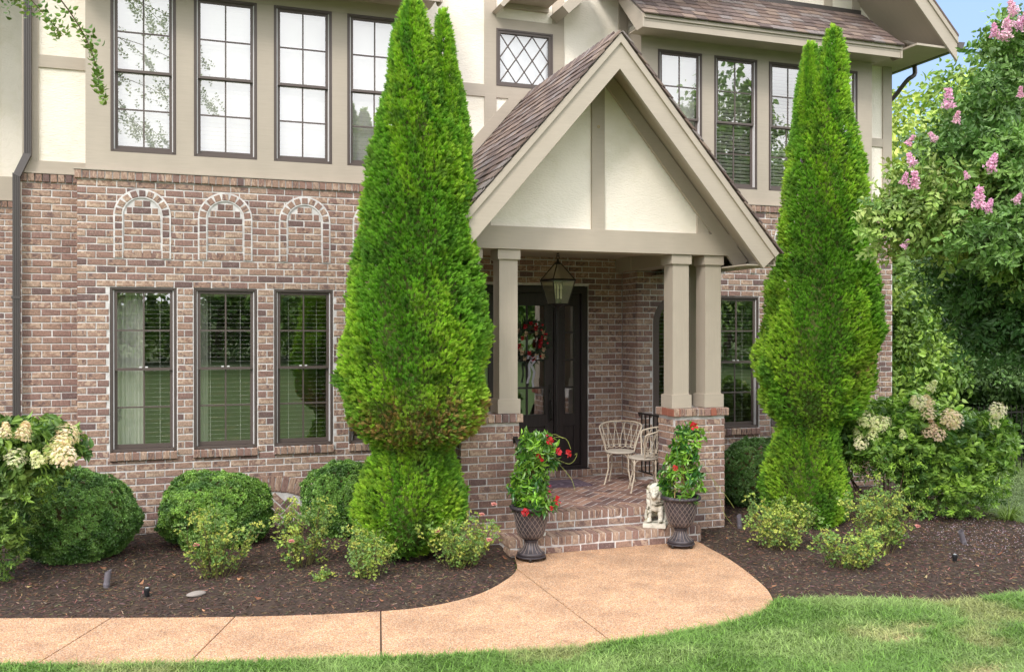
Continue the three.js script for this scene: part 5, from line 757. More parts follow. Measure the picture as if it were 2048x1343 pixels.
{
  const t = thing('crape_myrtle', 'crape myrtle with pink flower panicles leaning in from the right', 'tree', [8.55, 0, 4.1]); rnd = mulberry(741);
  const f = 1850, W = (px, py, tt) => { const u = (px + 14 - 1024) / f, p = new THREE.Vector3(0, 2.32, 11.2).addScaledVector(BACK, tt).addScaledVector(RIGHT, u * tt); p.y += (665 - py) / f * tt; return p.sub(t.position); };
  const lists = [[], [], []], lo = srgb(58, 102, 42), hi = srgb(136, 176, 80), pale = srgb(186, 198, 112);
  // boughs given by where they start, pass and end (image column, row, depth in metres), with the spread of their leaves
  const B = [[[2140, 620, 9.4], [1990, 400, 9.2], [1800, 385, 9.0], 200, 0.34, 0.8], [[2140, 640, 9.4], [1960, 470, 9.3], [1765, 440, 9.1], 190, 0.34, 0.9], [[2150, 560, 9.4], [2040, 330, 9.3], [1880, 300, 9.2], 200, 0.4, 0.5], [[2160, 500, 9.4], [2070, 220, 9.3], [1950, 215, 9.5], 170, 0.42, 0.5], [[2160, 460, 9.5], [2080, 130, 9.5], [2010, 90, 9.6], 120, 0.3, 0.6], [[2150, 720, 9.4], [2050, 560, 9.5], [1900, 560, 9.8], 190, 0.42, 0.15], [[2150, 760, 9.4], [2060, 640, 9.6], [1960, 640, 10], 160, 0.4, 0.05], [[2130, 600, 9.2], [2060, 430, 8.8], [1960, 480, 8.6], 150, 0.34, 0.5], [[2150, 620, 9.3], [2100, 350, 9.0], [2020, 300, 8.8], 130, 0.34, 0.6], [[2150, 700, 9.5], [2070, 520, 9.9], [1870, 500, 10.2], 150, 0.36, 0.25]];
  B.forEach(([a, b, c, n, sp, lightness], bi) => {
    const cv = new THREE.CatmullRomCurve3([W(...a), W(...b), W(...c)]);
    mesh('bough', limb([W(...a), cv.getPoint(0.35), W(...b), cv.getPoint(0.8), W(...c)].map(p => p.toArray()), 0.022, 0.004, 6), barkMat, t);
    for (let k = 0; k < n * 2.1; k++) { const q = Math.pow(R(0.06, 1), 0.75), p = cv.getPoint(q).add(sphereDir().multiplyScalar(sp * Math.cbrt(rnd()) * 0.9)); p.y -= 0.02; const tg = cv.getTangent(q), d = tg.clone().multiplyScalar(0.9).add(sphereDir().multiplyScalar(0.9)).add(new THREE.Vector3(0, -0.15, 0)); lists[k % 3].push([put(p, d, R(0.19, 0.32)), tint(lo.clone().lerp(hi, clamp(lightness * R(0.4, 1.5))).lerp(pale, bi < 2 ? R(0, 0.7) : 0), 0.8, 1.2)]); }
  });
  const root = W(2140, 600, 9.4); for (let i = 0; i < 4; i++) mesh('trunk', limb([[R(-0.1, 0.1), -0.05, R(-0.1, 0.1)], [R(-0.15, 0.15), 1, R(-0.15, 0.15)], W(...B[i * 2][0]).toArray()], 0.045, 0.026, 8), barkMat, t);
  lists.forEach((l, i) => instances('foliage', cmGeos[i], leafMat, l, t));
  for (const [px, py, tt, s] of [[1826, 318, 8.9, 0.20], [1830, 362, 8.8, 0.24], [1806, 358, 8.8, 0.17], [1897, 198, 9.2, 0.28], [1910, 236, 9.2, 0.17], [1978, 324, 8.9, 0.25], [1958, 398, 8.6, 0.28], [1973, 412, 8.6, 0.18], [1936, 350, 8.9, 0.12], [2030, 395, 8.8, 0.16], [2010, 60, 9.5, 0.30], [2035, 40, 9.5, 0.30], [1990, 62, 9.5, 0.2], [2030, 15, 9.5, 0.24], [1806, 486, 9.2, 0.14], [2040, 185, 9.2, 0.15], [1870, 270, 9.2, 0.16], [1815, 280, 9.3, 0.16]]) { const o = mesh('flower_panicle', pick(panicles), petalMat.clone(), t); o.material.color = srgb(244, R(198, 214), R(218, 228)); const p = W(px - 14, py, tt - 0.35); o.position.copy(p); o.position.y -= s * 0.3; o.scale.set(s * 0.68, s * 0.66, s * 0.68); o.rotation.set(R(-0.6, 0.6), R(0, 6), R(-0.6, 0.6)); }
}

// ---- birch hanging in at the top left (its other boughs are mirrored in the first window)
{
  const t = thing('birch_tree', 'birch branch with small green leaves hanging in at the top left', 'tree', [-3.6, 0, 3.4]); rnd = mulberry(751);
  const sprig = s => { const L = new Leafy(s); for (let i = 0; i < 8; i++) { const y = i * 0.125, a = i * 2.6; L.leaf([0, y, 0], [Math.cos(a) * 0.9, -0.4, Math.sin(a) * 0.9], L.rr(0.24, 0.34), L.rr(0.17, 0.23), grey(L.rr(0.75, 1.2)), L.rr(-1, 1), 0.15, 0.15); } L.stem([0, -0.05, 0], [0, 1, 0], 0.008, [0.4, 0.3, 0.22]); return L.geo(); }, geos = [97, 98].map(sprig), lists = [[], []];
  mesh('trunk', limb([[0, -0.05, 0], [0.1, 3, 0], [0.2, 6, 0], [0.5, 8.6, 0]], 0.13, 0.05, 10), mat(0xb9b1a6, 0.8), t);
  const bough = (pts, n, sp, tone) => { const P = pts.map(p => [p[0] + 3.6, p[1], p[2] - 3.4]), cv = new THREE.CatmullRomCurve3(P.map(p => new THREE.Vector3(...p))); mesh('bough', limb(P, 0.014, 0.002, 5), twigMat, t); for (let k = 0; k < n; k++) { const q = Math.pow(R(0.2, 1), 0.8), p = cv.getPoint(q).add(sphereDir().multiplyScalar(sp * rnd())); lists[k % 2].push([put(p, cv.getTangent(q).add(new THREE.Vector3(0, -0.5, 0)).add(sphereDir().multiplyScalar(0.4)), R(0.14, 0.2)), tint(srgb(...tone).lerp(srgb(170, 190, 80), rnd() * 0.5), 0.8, 1.25)]); } };
  bough([[-3.3, 6.4, 3.4], [-2.1, 5.9, 3.1], [-1.35, 5.15, 3.0], [-0.95, 4.72, 2.95]], 30, 0.2, [92, 130, 52]);
  bough([[-2.1, 5.9, 3.1], [-1.2, 5.25, 3.0], [-0.86, 4.85, 2.95], [-0.72, 4.55, 2.95], [-0.68, 4.28, 2.95]], 26, 0.06, [100, 140, 54]);
  bough([[-2.1, 5.8, 3.1], [-1.5, 5.22, 3.05], [-1.28, 4.92, 3.0]], 20, 0.16, [82, 120, 48]);
  for (const [x, y, z] of [[-0.6, 5.6, 3.6], [-0.2, 6.2, 3.4], [0.1, 5.7, 3.9], [-0.9, 6.4, 3.5], [-0.1, 6.9, 3.6], [-0.5, 7.3, 3.8], [0.35, 6.3, 4.2], [-1.0, 5.9, 4.0], [-0.3, 5.35, 4.2], [0.3, 7.0, 4.4], [-1.3, 7.0, 3.5], [0.0, 5.25, 4.6]]) bough([[-3.2, 7.4, 3.4], [-2.0, y + 0.8, z - 0.1], [x - 0.5, y + 0.3, z], [x, y - 0.35, z]], 46, 0.3, [80, 112, 46]);
  lists.forEach((l, i) => instances('foliage', geos[i], leafMat, l, t));
}

// ================================================================ THINGS ON AND AROUND THE PORCH
// ---- hanging lantern
{
  const t = thing('hanging_lantern', 'black four-sided glass lantern hanging from the porch ceiling', 'lantern', [4.335, 2.60, 0.545], 0.14);
  const sq = (r, y) => [[-r, y, -r], [r, y, -r], [r, y, r], [-r, y, r]], lo = sq(0.092, 0.075), hi = sq(0.158, 0.372), top = sq(0.03, 0.575);
  const frame = []; for (let i = 0; i < 4; i++) { const n = (i + 1) % 4; frame.push(bar(lo[i], hi[i], 0.008, 5), bar(lo[i], lo[n], 0.008, 5), bar(hi[i], hi[n], 0.013, 5), bar(hi[i], top[i], 0.008, 5)); }
  mesh('frame', frame, ironMat, t);
  for (let i = 0; i < 4; i++) { const n = (i + 1) % 4, q = (a, b, c, d) => { const g = new THREE.BufferGeometry(); g.setAttribute('position', new THREE.Float32BufferAttribute([...a, ...b, ...c, ...a, ...c, ...d], 3)); g.setAttribute('uv', new THREE.Float32BufferAttribute([0, 0, 1, 0, 1, 1, 0, 0, 1, 1, 0, 1], 2)); g.computeVertexNormals(); return g; }; mesh('pane', q(lo[i], lo[n], hi[n], hi[i]), seeded, t); mesh('roof_pane', q(hi[i], hi[n], top[n], top[i]), seeded, t); }
  mesh('finial', [lathe([[0.001, -0.02], [0.012, -0.01], [0.012, 0.02], [0.05, 0.05], [0.1, 0.068], [0.1, 0.075], [0.001, 0.076]], 4 * 6), tube([[-0.07, 0.07, 0], [-0.055, 0.02, 0], [0, -0.005, 0], [0.055, 0.02, 0], [0.07, 0.07, 0]], 0.005, 5)], ironMat, t);
  mesh('crown', [lathe([[0.001, 0.56], [0.04, 0.57], [0.045, 0.585], [0.02, 0.60], [0.012, 0.63], [0.001, 0.64]], 16), new THREE.TorusGeometry(0.022, 0.005, 6, 14).translate(0, 0.655, 0)], ironMat, t);
  mesh('chain', [0, 1, 2].map(i => new THREE.TorusGeometry(0.018, 0.004, 6, 12).rotateY(i * 1.57).translate(0, 0.682 + i * 0.027, 0)), ironMat, t); mesh('canopy', new THREE.CylinderGeometry(0.055, 0.06, 0.025, 20).translate(0, 0.727, 0), ironMat, t);
  for (const x of [-0.045, 0, 0.045]) mesh('candle_bulb', [lathe([[0.001, 0.235], [0.012, 0.24], [0.015, 0.262], [0.010, 0.29], [0.001, 0.312]], 12).translate(x, 0.02, 0), bar([x, 0.14, 0], [x, 0.255, 0], 0.011, 8)], mat(0xe8e4d6, 0.4), t);
  mesh('candle_rack', [bar([-0.06, 0.14, 0], [0.06, 0.14, 0], 0.005, 5), bar([0, 0.07, 0], [0, 0.14, 0], 0.005, 5)], ironMat, t);
}
// ---- wreath on the door
{
  const t = thing('door_wreath', 'wreath of red and cream flowers with a pale ribbon on the door', 'wreath', [4.33, 2.19, -0.46]); rnd = mulberry(801);
  const L = new Leafy(802); for (let i = 0; i < 260; i++) { const a = L.rr(0, 6.283), r = 0.19 + L.rr(-0.06, 0.09); L.leaf([Math.cos(a) * r, Math.sin(a) * r, L.rr(0, 0.05)], [Math.cos(a + L.rr(-1.2, 1.2)), Math.sin(a + L.rr(-1.2, 1.2)), L.rr(0.1, 1)], L.rr(0.05, 0.09), L.rr(0.02, 0.035), grey(L.rr(0.6, 1.2))); }
  mesh('greenery', L.geo(), phys(srgb(52, 70, 46), 0.6, { vertexColors: true }), t);
  mesh('ring', new THREE.TorusGeometry(0.19, 0.02, 8, 40), twigMat, t);
  const red = petalMat.clone(), cre = petalMat.clone(), bud = mat(0xc01828, 0.5); red.color = srgb(196, 22, 40); cre.color = srgb(224, 200, 166);
  for (let i = 0; i < 22; i++) { const a = i * 2.39996 + 0.3, r = 0.19 + R(-0.06, 0.07), o = mesh('flower', blooms[1], i % 2 ? red : cre, t); o.position.set(Math.cos(a) * r, Math.sin(a) * r, 0.06); o.rotation.set(1.4 + R(-0.4, 0.4), 0, R(-0.5, 0.5)); o.scale.setScalar(R(0.05, 0.085)); }
  for (let i = 0; i < 9; i++) { const a = R(-1.2, 1.6), r = R(0.2, 0.29); mesh('berry', new THREE.SphereGeometry(0.014, 8, 6).translate(Math.cos(a) * r, Math.sin(a) * r, 0.06), bud, t); }
  const rib = (pts, w) => { const pos = [], idx = []; pts.forEach(([x, y, z], i) => { pos.push(x - w / 2, y, z, x + w / 2, y, z + 0.012 * Math.sin(i)); if (i) { const a = i * 2; idx.push(a - 2, a - 1, a, a - 1, a + 1, a); } }); const g = new THREE.BufferGeometry(); g.setAttribute('position', new THREE.Float32BufferAttribute(pos, 3)); g.setIndex(idx); g.computeVertexNormals(); return flat(g); };
  mesh('ribbon', [rib([[0.02, -0.2, 0.06], [0.04, -0.26, 0.075], [0.0, -0.3, 0.07], [0.05, -0.4, 0.06], [0.03, -0.52, 0.05], [0.04, -0.6, 0.05]], 0.035), rib([[0.02, -0.2, 0.06], [-0.03, -0.3, 0.07], [-0.02, -0.44, 0.06], [-0.05, -0.55, 0.05]], 0.03), rib([[0.02, -0.2, 0.07], [-0.05, -0.17, 0.09], [-0.06, -0.22, 0.1], [0.02, -0.21, 0.08], [0.09, -0.17, 0.09], [0.08, -0.23, 0.1]], 0.03)], phys(0xb9b9c6, 0.5, { transmission: 0.3, thickness: 0 }), t);
}
// ---- doormat with a scroll print
{
  const m = tex(256, 160, (u, v) => { const e = Math.min(u * 1.6, (1 - u) * 1.6, v, 1 - v), x = (u - 0.5) * 1.6, y = v - 0.5, s = Math.sin(26 * Math.hypot(x, y) + 3 * Math.atan2(y, x)) * Math.cos(14 * x) > 0.25, line = (e > 0.05 && e < 0.075) || (e > 0.12 && e < 0.135), g = hash(u * 256, v * 160, 3) * 14; return (line || (e > 0.16 && s)) ? [126 + g, 108 + g, 122 + g] : [86 + g, 70 + g, 84 + g]; });
  const g = new THREE.BoxGeometry(0.95, 0.012, 0.5, 1, 1, 1); const o = single('doormat', flat(g), mat(0xffffff, 0.95, { map: m, bumpMap: fineBump, bumpScale: 0.003 }), 'purple-brown doormat with scroll pattern on the porch floor', 'doormat'); o.position.set(4.42, 0.366, 0.10);
}
// ---- wire bistro chairs
const chairMat = mat(0xffffff, 0.6, { map: tex(128, 128, (u, v, i, j) => { const n = fbm(u * 8, v * 8, 411, 4, 8), r = smooth(0.62, 0.75, fbm(u * 14, v * 14, 412, 3, 14)); return [lerp(208, 150, r) * (0.9 + 0.15 * n), lerp(196, 118, r) * (0.9 + 0.15 * n), lerp(178, 92, r) * (0.9 + 0.15 * n)]; }) });
function chair(label, [x, z], turn) {
  const t = thing('wire_chair', label, 'chair', [x, 0.36, z], turn, 'wire bistro chairs on the porch'), pol = (r, a, y) => [r * Math.sin(a), y, r * Math.cos(a)];
  mesh('seat', lathe([[0.001, 0.432], [0.17, 0.43], [0.19, 0.424], [0.196, 0.414], [0.19, 0.404], [0.001, 0.408]], 36), mat(0xb9b0a4, 0.7, { bumpMap: fineBump, bumpScale: 0.001 }), t);
  for (let i = 0; i < 4; i++) { const a = 0.785 + i * 1.571; mesh('leg', [tube([pol(0.178, a, 0.41), pol(0.186, a, 0.36), pol(0.186, a, 0.2), pol(0.2, a, 0.15), pol(0.245, a, 0.0)], 0.0105, 7, 22), ...[0.3, 0.185, 0.12].map(y => new THREE.SphereGeometry(0.014, 8, 6).scale(1, 0.5, 1).translate(...pol(y > 0.16 ? 0.187 : 0.212, a, y))), new THREE.SphereGeometry(0.015, 8, 6).scale(1, 0.5, 1).translate(...pol(0.246, a, 0.004))], chairMat, t); const b = a + 1.571; mesh('apron_arch', tube([pol(0.186, a, 0.30), pol(0.183, lerp(a, b, 0.07), 0.37), pol(0.18, lerp(a, b, 0.2), 0.398), pol(0.18, lerp(a, b, 0.5), 0.402), pol(0.18, lerp(a, b, 0.8), 0.398), pol(0.183, lerp(a, b, 0.93), 0.37), pol(0.186, b, 0.30)], 0.006, 6, 30), chairMat, t); }
  // the back curves round the rear half of the seat and flares outward
  const A0 = Math.PI - 1.62, A1 = Math.PI + 1.62, rr = y => 0.186 + 0.11 * Math.pow(y / 0.36, 1.1), top = a => 0.36 - 0.075 * Math.pow(Math.abs(a - Math.PI) / 1.62, 2.6), pt = (a, f) => { const y = top(a) * f; return pol(rr(y), a, 0.425 + y); };
  const rail = [pt(A0, 0), pt(A0, 0.4), pt(A0, 0.8)]; for (let i = 0; i <= 16; i++) rail.push(pt(lerp(A0 + 0.04, A1 - 0.04, i / 16), 1)); rail.push(pt(A1, 0.8), pt(A1, 0.4), pt(A1, 0)); mesh('back_rail', tube(rail, 0.010, 7, 80), chairMat, t);
  const n = 8, da = (A1 - A0) / n; for (let i = 0; i < n; i++) { const c = A0 + (i + 0.5) * da, w = da * 0.52; mesh('back_loop', tube([pt(c - w * 0.1 - 0.0, 0.08), pt(c - w * 0.35, 0.4), pt(c - w * 0.85, 0.8), pt(c - w * 0.6, 0.95), pt(c, 0.995), pt(c + w * 0.6, 0.95), pt(c + w * 0.85, 0.8), pt(c + w * 0.35, 0.4), pt(c + w * 0.1, 0.08)], 0.0048, 5, 44), chairMat, t); }
  mesh('back_band', [tube(Array.from({ length: 40 }, (_, i) => pt(lerp(A0, A1, i / 39), 0.045 + 0.06 * Math.abs(Math.sin(i / 39 * Math.PI * 8)))), 0.0045, 5, 120), tube(Array.from({ length: 20 }, (_, i) => pt(lerp(A0, A1, i / 19), 0.17)), 0.004, 5, 60)], chairMat, t);
}
chair('wire bistro chair in the brick corner of the porch', [5.31, 0.30], -0.62);
chair('wire bistro chair half hidden behind the right brick pier', [5.33, 0.93], -1.95);

// ---- stone lion on the lower step
{
  const t = thing('lion_statue', 'weathered white stone lion sitting on the lower step', 'statue', [4.93, 0.17, 1.985], -0.6);
  const caps = [], C = (a, b, r0, r1 = r0) => caps.push([new THREE.Vector3(...a), new THREE.Vector3(...b), r0, r1]);
  C([0, 0.30, 0.05], [0, 0.17, -0.09], 0.075, 0.085); C([0, 0.30, 0.065], [0, 0.22, 0.075], 0.075, 0.06);
  for (const s of [-1, 1]) { C([s * 0.055, 0.27, 0.07], [s * 0.062, 0.15, 0.095], 0.038, 0.027); C([s * 0.062, 0.15, 0.095], [s * 0.062, 0.075, 0.10], 0.027, 0.025); C([s * 0.062, 0.07, 0.10], [s * 0.066, 0.062, 0.135], 0.027, 0.022); C([s * 0.07, 0.13, -0.09], [s * 0.085, 0.09, -0.01], 0.062, 0.045); C([s * 0.09, 0.07, 0.0], [s * 0.095, 0.06, 0.06], 0.028, 0.022); C([s * 0.04, 0.445, 0.075], [s * 0.045, 0.455, 0.07], 0.017); }
  C([0, 0.40, 0.06], [0, 0.33, 0.06], 0.088, 0.085); C([0, 0.40, 0.10], [0, 0.385, 0.135], 0.058, 0.05); C([0, 0.365, 0.15], [0, 0.355, 0.185], 0.036, 0.03); C([0, 0.39, 0.15], [0, 0.372, 0.195], 0.018, 0.014); C([0, 0.335, 0.145], [0, 0.33, 0.165], 0.028, 0.02); C([0, 0.33, 0.1], [0, 0.26, 0.105], 0.06, 0.045); C([0.08, 0.08, -0.13], [0.12, 0.07, 0.0], 0.018, 0.016);
  const res = 76, mc = new MarchingCubes(res, new THREE.MeshBasicMaterial(), false, false, 120000); mc.isolation = 0; const v = new THREE.Vector3(), h = res / 2, ctr = new THREE.Vector3(0, 0.26, 0.02), half = 0.28, ab = new THREE.Vector3(), ap = new THREE.Vector3();
  for (let k = 0; k < res; k++) for (let j = 0; j < res; j++) for (let i = 0; i < res; i++) {
    v.set((i - h) / h, (j - h) / h, (k - h) / h).multiplyScalar(half).add(ctr); let d = 1;
    for (const [a, b, r0, r1] of caps) { ab.copy(b).sub(a); ap.copy(v).sub(a); const u = clamp(ap.dot(ab) / ab.lengthSq()), q = ap.addScaledVector(ab, -u).length() - lerp(r0, r1, u), m = clamp(0.5 + 0.5 * (d - q) / 0.014); d = lerp(d, q, m) - 0.014 * m * (1 - m); }
    const ang = Math.atan2(v.x, v.z - 0.06), mane = smooth(0.24, 0.30, v.y) * smooth(0.48, 0.44, v.y) * smooth(0.15, 0.10, v.z); d += mane * 0.011 * Math.sin(ang * 9 + v.y * 70 + 2.5 * Math.sin(v.y * 60 + ang * 3)) + 0.004 * (noise3(v.x * 60, v.y * 60, v.z * 60, 5) - 0.5);
    for (const s of [-1, 1]) { const e = Math.hypot(v.x - s * 0.026, v.y - 0.408, v.z - 0.172) - 0.014; d = Math.max(d, -e); }
    mc.field[i + j * res + k * res * res] = -d;
  }
  mc.update(); const n = mc.count, g = new THREE.BufferGeometry(), pos = new Float32Array(mc.positionArray.slice(0, n * 3)), nor = new Float32Array(mc.normalArray.slice(0, n * 3)), uv = new Float32Array(n * 2);
  for (let i = 0; i < n; i++) { for (let q = 0; q < 3; q++) pos[i * 3 + q] = pos[i * 3 + q] * half + ctr.getComponent(q); uv[i * 2] = (pos[i * 3] + pos[i * 3 + 2]) * 3; uv[i * 2 + 1] = pos[i * 3 + 1] * 3; }
  g.setAttribute('position', new THREE.BufferAttribute(pos, 3)); g.setAttribute('normal', new THREE.BufferAttribute(nor, 3)); g.setAttribute('uv', new THREE.BufferAttribute(uv, 2)); console.log('lion', n);
  const stone = mat(0xffffff, 0.9, { map: tex(256, 256, (u, v, i, j) => { const m = fbm(u * 9, v * 9, 421, 5, 9), d = smooth(0.56, 0.70, fbm(u * 7, v * 12, 422, 5, 7, 12)), y = smooth(0.6, 0.75, fbm(u * 4, v * 4, 423, 4, 4)), g = 0.86 + 0.2 * m + 0.06 * (hash(i, j, 4) - 0.5); return [lerp(lerp(222, 176, y), 92, d) * g, lerp(lerp(218, 164, y), 88, d) * g, lerp(lerp(206, 128, y), 72, d) * g]; }), bumpMap: fineBump, bumpScale: 0.003 });
  mesh('body', g, stone, t); mesh('plinth', board(-0.125, 0.125, 0, 0.05, -0.17, 0.165, 0.006), stone, t);
}
// ---- lattice urns on rolling dollies, and the climbing mandevillas in them
const urnMat = mat(0xffffff, 0.5, { metalness: 0.2, map: tex(256, 256, (u, v, i, j) => { const n = fbm(u * 10, v * 10, 431, 4, 10), w = smooth(0.6, 0.78, fbm(u * 22, v * 22, 432, 3, 22)) * 0.35, g = 0.8 + 0.4 * n; return [lerp(66, 128, w) * g, lerp(61, 118, w) * g, lerp(66, 120, w) * g]; }), bumpMap: fineBump, bumpScale: 0.0015 }), ribMat = mat(0x8f8079, 0.5, { metalness: 0.2 }), soilMat = mat(0x33271f, 1);
function urn(label, [x, z], turn) {
  const t = thing('urn_planter', label, 'planter', [x, 0, z], turn, 'urn planters beside the steps'), prof = [[0.085, 0.215], [0.112, 0.235], [0.135, 0.27], [0.15, 0.32], [0.162, 0.38], [0.172, 0.44], [0.18, 0.50], [0.184, 0.525]], rad = y => { for (let i = 0; i < prof.length - 1; i++) if (y <= prof[i + 1][1]) return lerp(prof[i][0], prof[i + 1][0], clamp((y - prof[i][1]) / (prof[i + 1][1] - prof[i][1]))); return 0.184; };
  mesh('bowl', lathe([[0.001, 0.205], [0.06, 0.207], ...prof, [0.188, 0.53], [0.176, 0.53], [0.168, 0.5], [0.001, 0.495]], 48), urnMat, t);
  const N = 20, rib = []; for (let i = 0; i < N; i++) for (const s of [-1, 1]) { const p = []; for (let k = 0; k <= 12; k++) { const y = lerp(0.225, 0.515, k / 12), a = i / N * 6.2832 + s * k / 12 * 1.25, r = rad(y) + 0.001; p.push([Math.cos(a) * r, y, Math.sin(a) * r]); } rib.push(tube(p, 0.0026, 4, 20)); } const o = mesh('lattice', rib, ribMat, t); o.userData.kind = 'stuff';
  const rp = [], ri = [], TN = 160, PN = 12; for (let i = 0; i <= TN; i++) for (let k = 0; k <= PN; k++) { const a = i / TN * 6.2832, b = k / PN * 6.2832, r = 0.021 * (1 + 0.16 * Math.sin(34 * a + 2 * b)), c = 0.197 + Math.cos(b) * r; rp.push(Math.cos(a) * c, 0.538 + Math.sin(b) * r, Math.sin(a) * c); if (i && k) { const q = i * (PN + 1) + k; ri.push(q, q - 1, q - PN - 2, q, q - PN - 2, q - PN - 1); } }
  const rg = new THREE.BufferGeometry(); rg.setAttribute('position', new THREE.Float32BufferAttribute(rp, 3)); rg.setAttribute('uv', new THREE.Float32BufferAttribute(rp.filter((_, i) => i % 3 !== 1), 2)); rg.setIndex(ri); rg.computeVertexNormals(); mesh('rope_rim', flat(rg), urnMat, t);
  const foot = [[0.14, 0.055], [0.142, 0.075], [0.13, 0.085], [0.108, 0.10], [0.085, 0.125], [0.07, 0.155], [0.062, 0.18], [0.07, 0.195], [0.074, 0.203], [0.066, 0.21]]; mesh('foot', lathe([[0.001, 0.05], [0.135, 0.05], ...foot, [0.001, 0.212]], 40), urnMat, t);
  const fr = []; for (let i = 0; i < 16; i++) { const a = i / 16 * 6.2832; fr.push(tube(foot.slice(2, 7).map(([r, y]) => [Math.cos(a) * (r + 0.001), y, Math.sin(a) * (r + 0.001)]), 0.0028, 4, 10)); } mesh('foot_fluting', fr, ribMat, t).userData.kind = 'stuff';
  mesh('soil', new THREE.CylinderGeometry(0.168, 0.168, 0.01, 30).translate(0, 0.505, 0), soilMat, t);
  mesh('dolly', lathe([[0.001, 0.03], [0.145, 0.03], [0.152, 0.035], [0.152, 0.045], [0.145, 0.049], [0.001, 0.049]], 36), urnMat, t);
  for (let i = 0; i < 4; i++) { const a = 0.6 + i * 1.571; mesh('caster', [new THREE.SphereGeometry(0.021, 12, 9).translate(Math.cos(a) * 0.135, 0.021, Math.sin(a) * 0.135), bar([Math.cos(a) * 0.13, 0.03, Math.sin(a) * 0.13], [Math.cos(a) * 0.13, 0.045, Math.sin(a) * 0.13], 0.01, 8)], ironMat, t); }
}
urn('bronze lattice urn on casters left of the steps', [3.31, 2.335], 0.2); urn('bronze lattice urn on casters right of the steps', [5.04, 2.345], 1.0);
const mandSprig = s => { const L = new Leafy(s); for (let i = 0; i < 8; i++) { const a = i * 1.9, y = i * 0.09; L.leaf([0, y, 0], [Math.cos(a), L.rr(-0.1, 0.6), Math.sin(a)], L.rr(0.5, 0.75), L.rr(0.24, 0.34), grey(L.rr(0.75, 1.25)), L.rr(-0.5, 0.5), 0.2, 0.3); } return L.geo(); }, mandGeos = [61, 62].map(mandSprig);
const trumpet = (() => { const L = new Leafy(63); for (let i = 0; i < 5; i++) { const a = i * 1.2566; L.leaf([Math.cos(a) * 0.12, 0.55, Math.sin(a) * 0.12], [Math.cos(a), 0.35, Math.sin(a)], 0.56, 0.85, grey(L.rr(0.85, 1.1)), 0.4, 0.15, 0.2); L.tris([[[0, 0, 0], [Math.cos(a) * 0.14, 0.6, Math.sin(a) * 0.14], [Math.cos(a + 1.2566) * 0.14, 0.6, Math.sin(a + 1.2566) * 0.14]]], new THREE.Matrix4(), [1, 1, 1]); } return L.geo(); })();
function mandevilla(label, [x, z], env, n, flowers, tendrils, seed) {
  const t = thing('mandevilla', label, 'plant', [x, 0.51, z], 0, 'potted mandevillas'); rnd = mulberry(seed); const lists = [[], []], lo = srgb(44, 96, 34), hi = srgb(140, 190, 60);
  for (let k = 0; k < n; k++) { const h = R(env[0][0], env[env.length - 1][0]), [, cx, r] = interp(env, h), a = R(0, 6.283), q = r * Math.sqrt(R(0.1, 1)), p = RIGHT.clone().multiplyScalar(cx + Math.cos(a) * q).addScaledVector(BACK, Math.sin(a) * q); p.y = h; lists[k % 2].push([put(p, RIGHT.clone().multiplyScalar(Math.cos(a)).addScaledVector(BACK, Math.sin(a)).add(new THREE.Vector3(0, 0.35, 0)).add(sphereDir().multiplyScalar(0.5)), R(0.09, 0.14)), tint(lo.clone().lerp(hi, Math.pow(rnd(), 1.3)), 0.8, 1.2)]); }
  lists.forEach((l, i) => instances('foliage', mandGeos[i], glossyLeaf, l, t));
  const P = (a, y, b) => { const p = RIGHT.clone().multiplyScalar(a).addScaledVector(BACK, b); return [p.x, y, p.z]; };
  for (const a of [-0.08, 0.05, 0.02]) mesh('stake', bar(P(a, -0.02, a * 0.8), P(a * 0.3, env[env.length - 1][0] * 0.9, 0), 0.006, 6), mat(0xb59a66, 0.8), t);
  mesh('vine', tube(Array.from({ length: 24 }, (_, i) => { const y = i / 23 * env[env.length - 1][0], [, cx, r] = interp(env, y), a = i * 1.1; return P(cx + Math.cos(a) * r * 0.6, y, Math.sin(a) * r * 0.6); }), 0.004, 5, 120), mat(0x6f7a35, 0.8), t);
  for (const tp of tendrils) mesh('tendril', tube(tp.map(q => P(...q)), 0.0019, 5, 40), mat(0x9aa552, 0.7), t);
  for (let [a, y, b, s, bud] of flowers) { const o = mesh(bud ? 'bud' : 'flower', trumpet, petalMat.clone(), t); o.material.color = bud ? srgb(214, 60, 96) : srgb(208, 20, 34); o.position.set(...P(a, y, b)); s *= 0.72; o.scale.set(bud ? s * 0.35 : s, s, bud ? s * 0.35 : s); const d = RIGHT.clone().multiplyScalar(R(-0.3, 0.9)).addScaledVector(BACK, -R(0.3, 0.9)).add(new THREE.Vector3(0, R(-0.1, 0.6), 0)); o.quaternion.copy(quatTo(d)); }
}
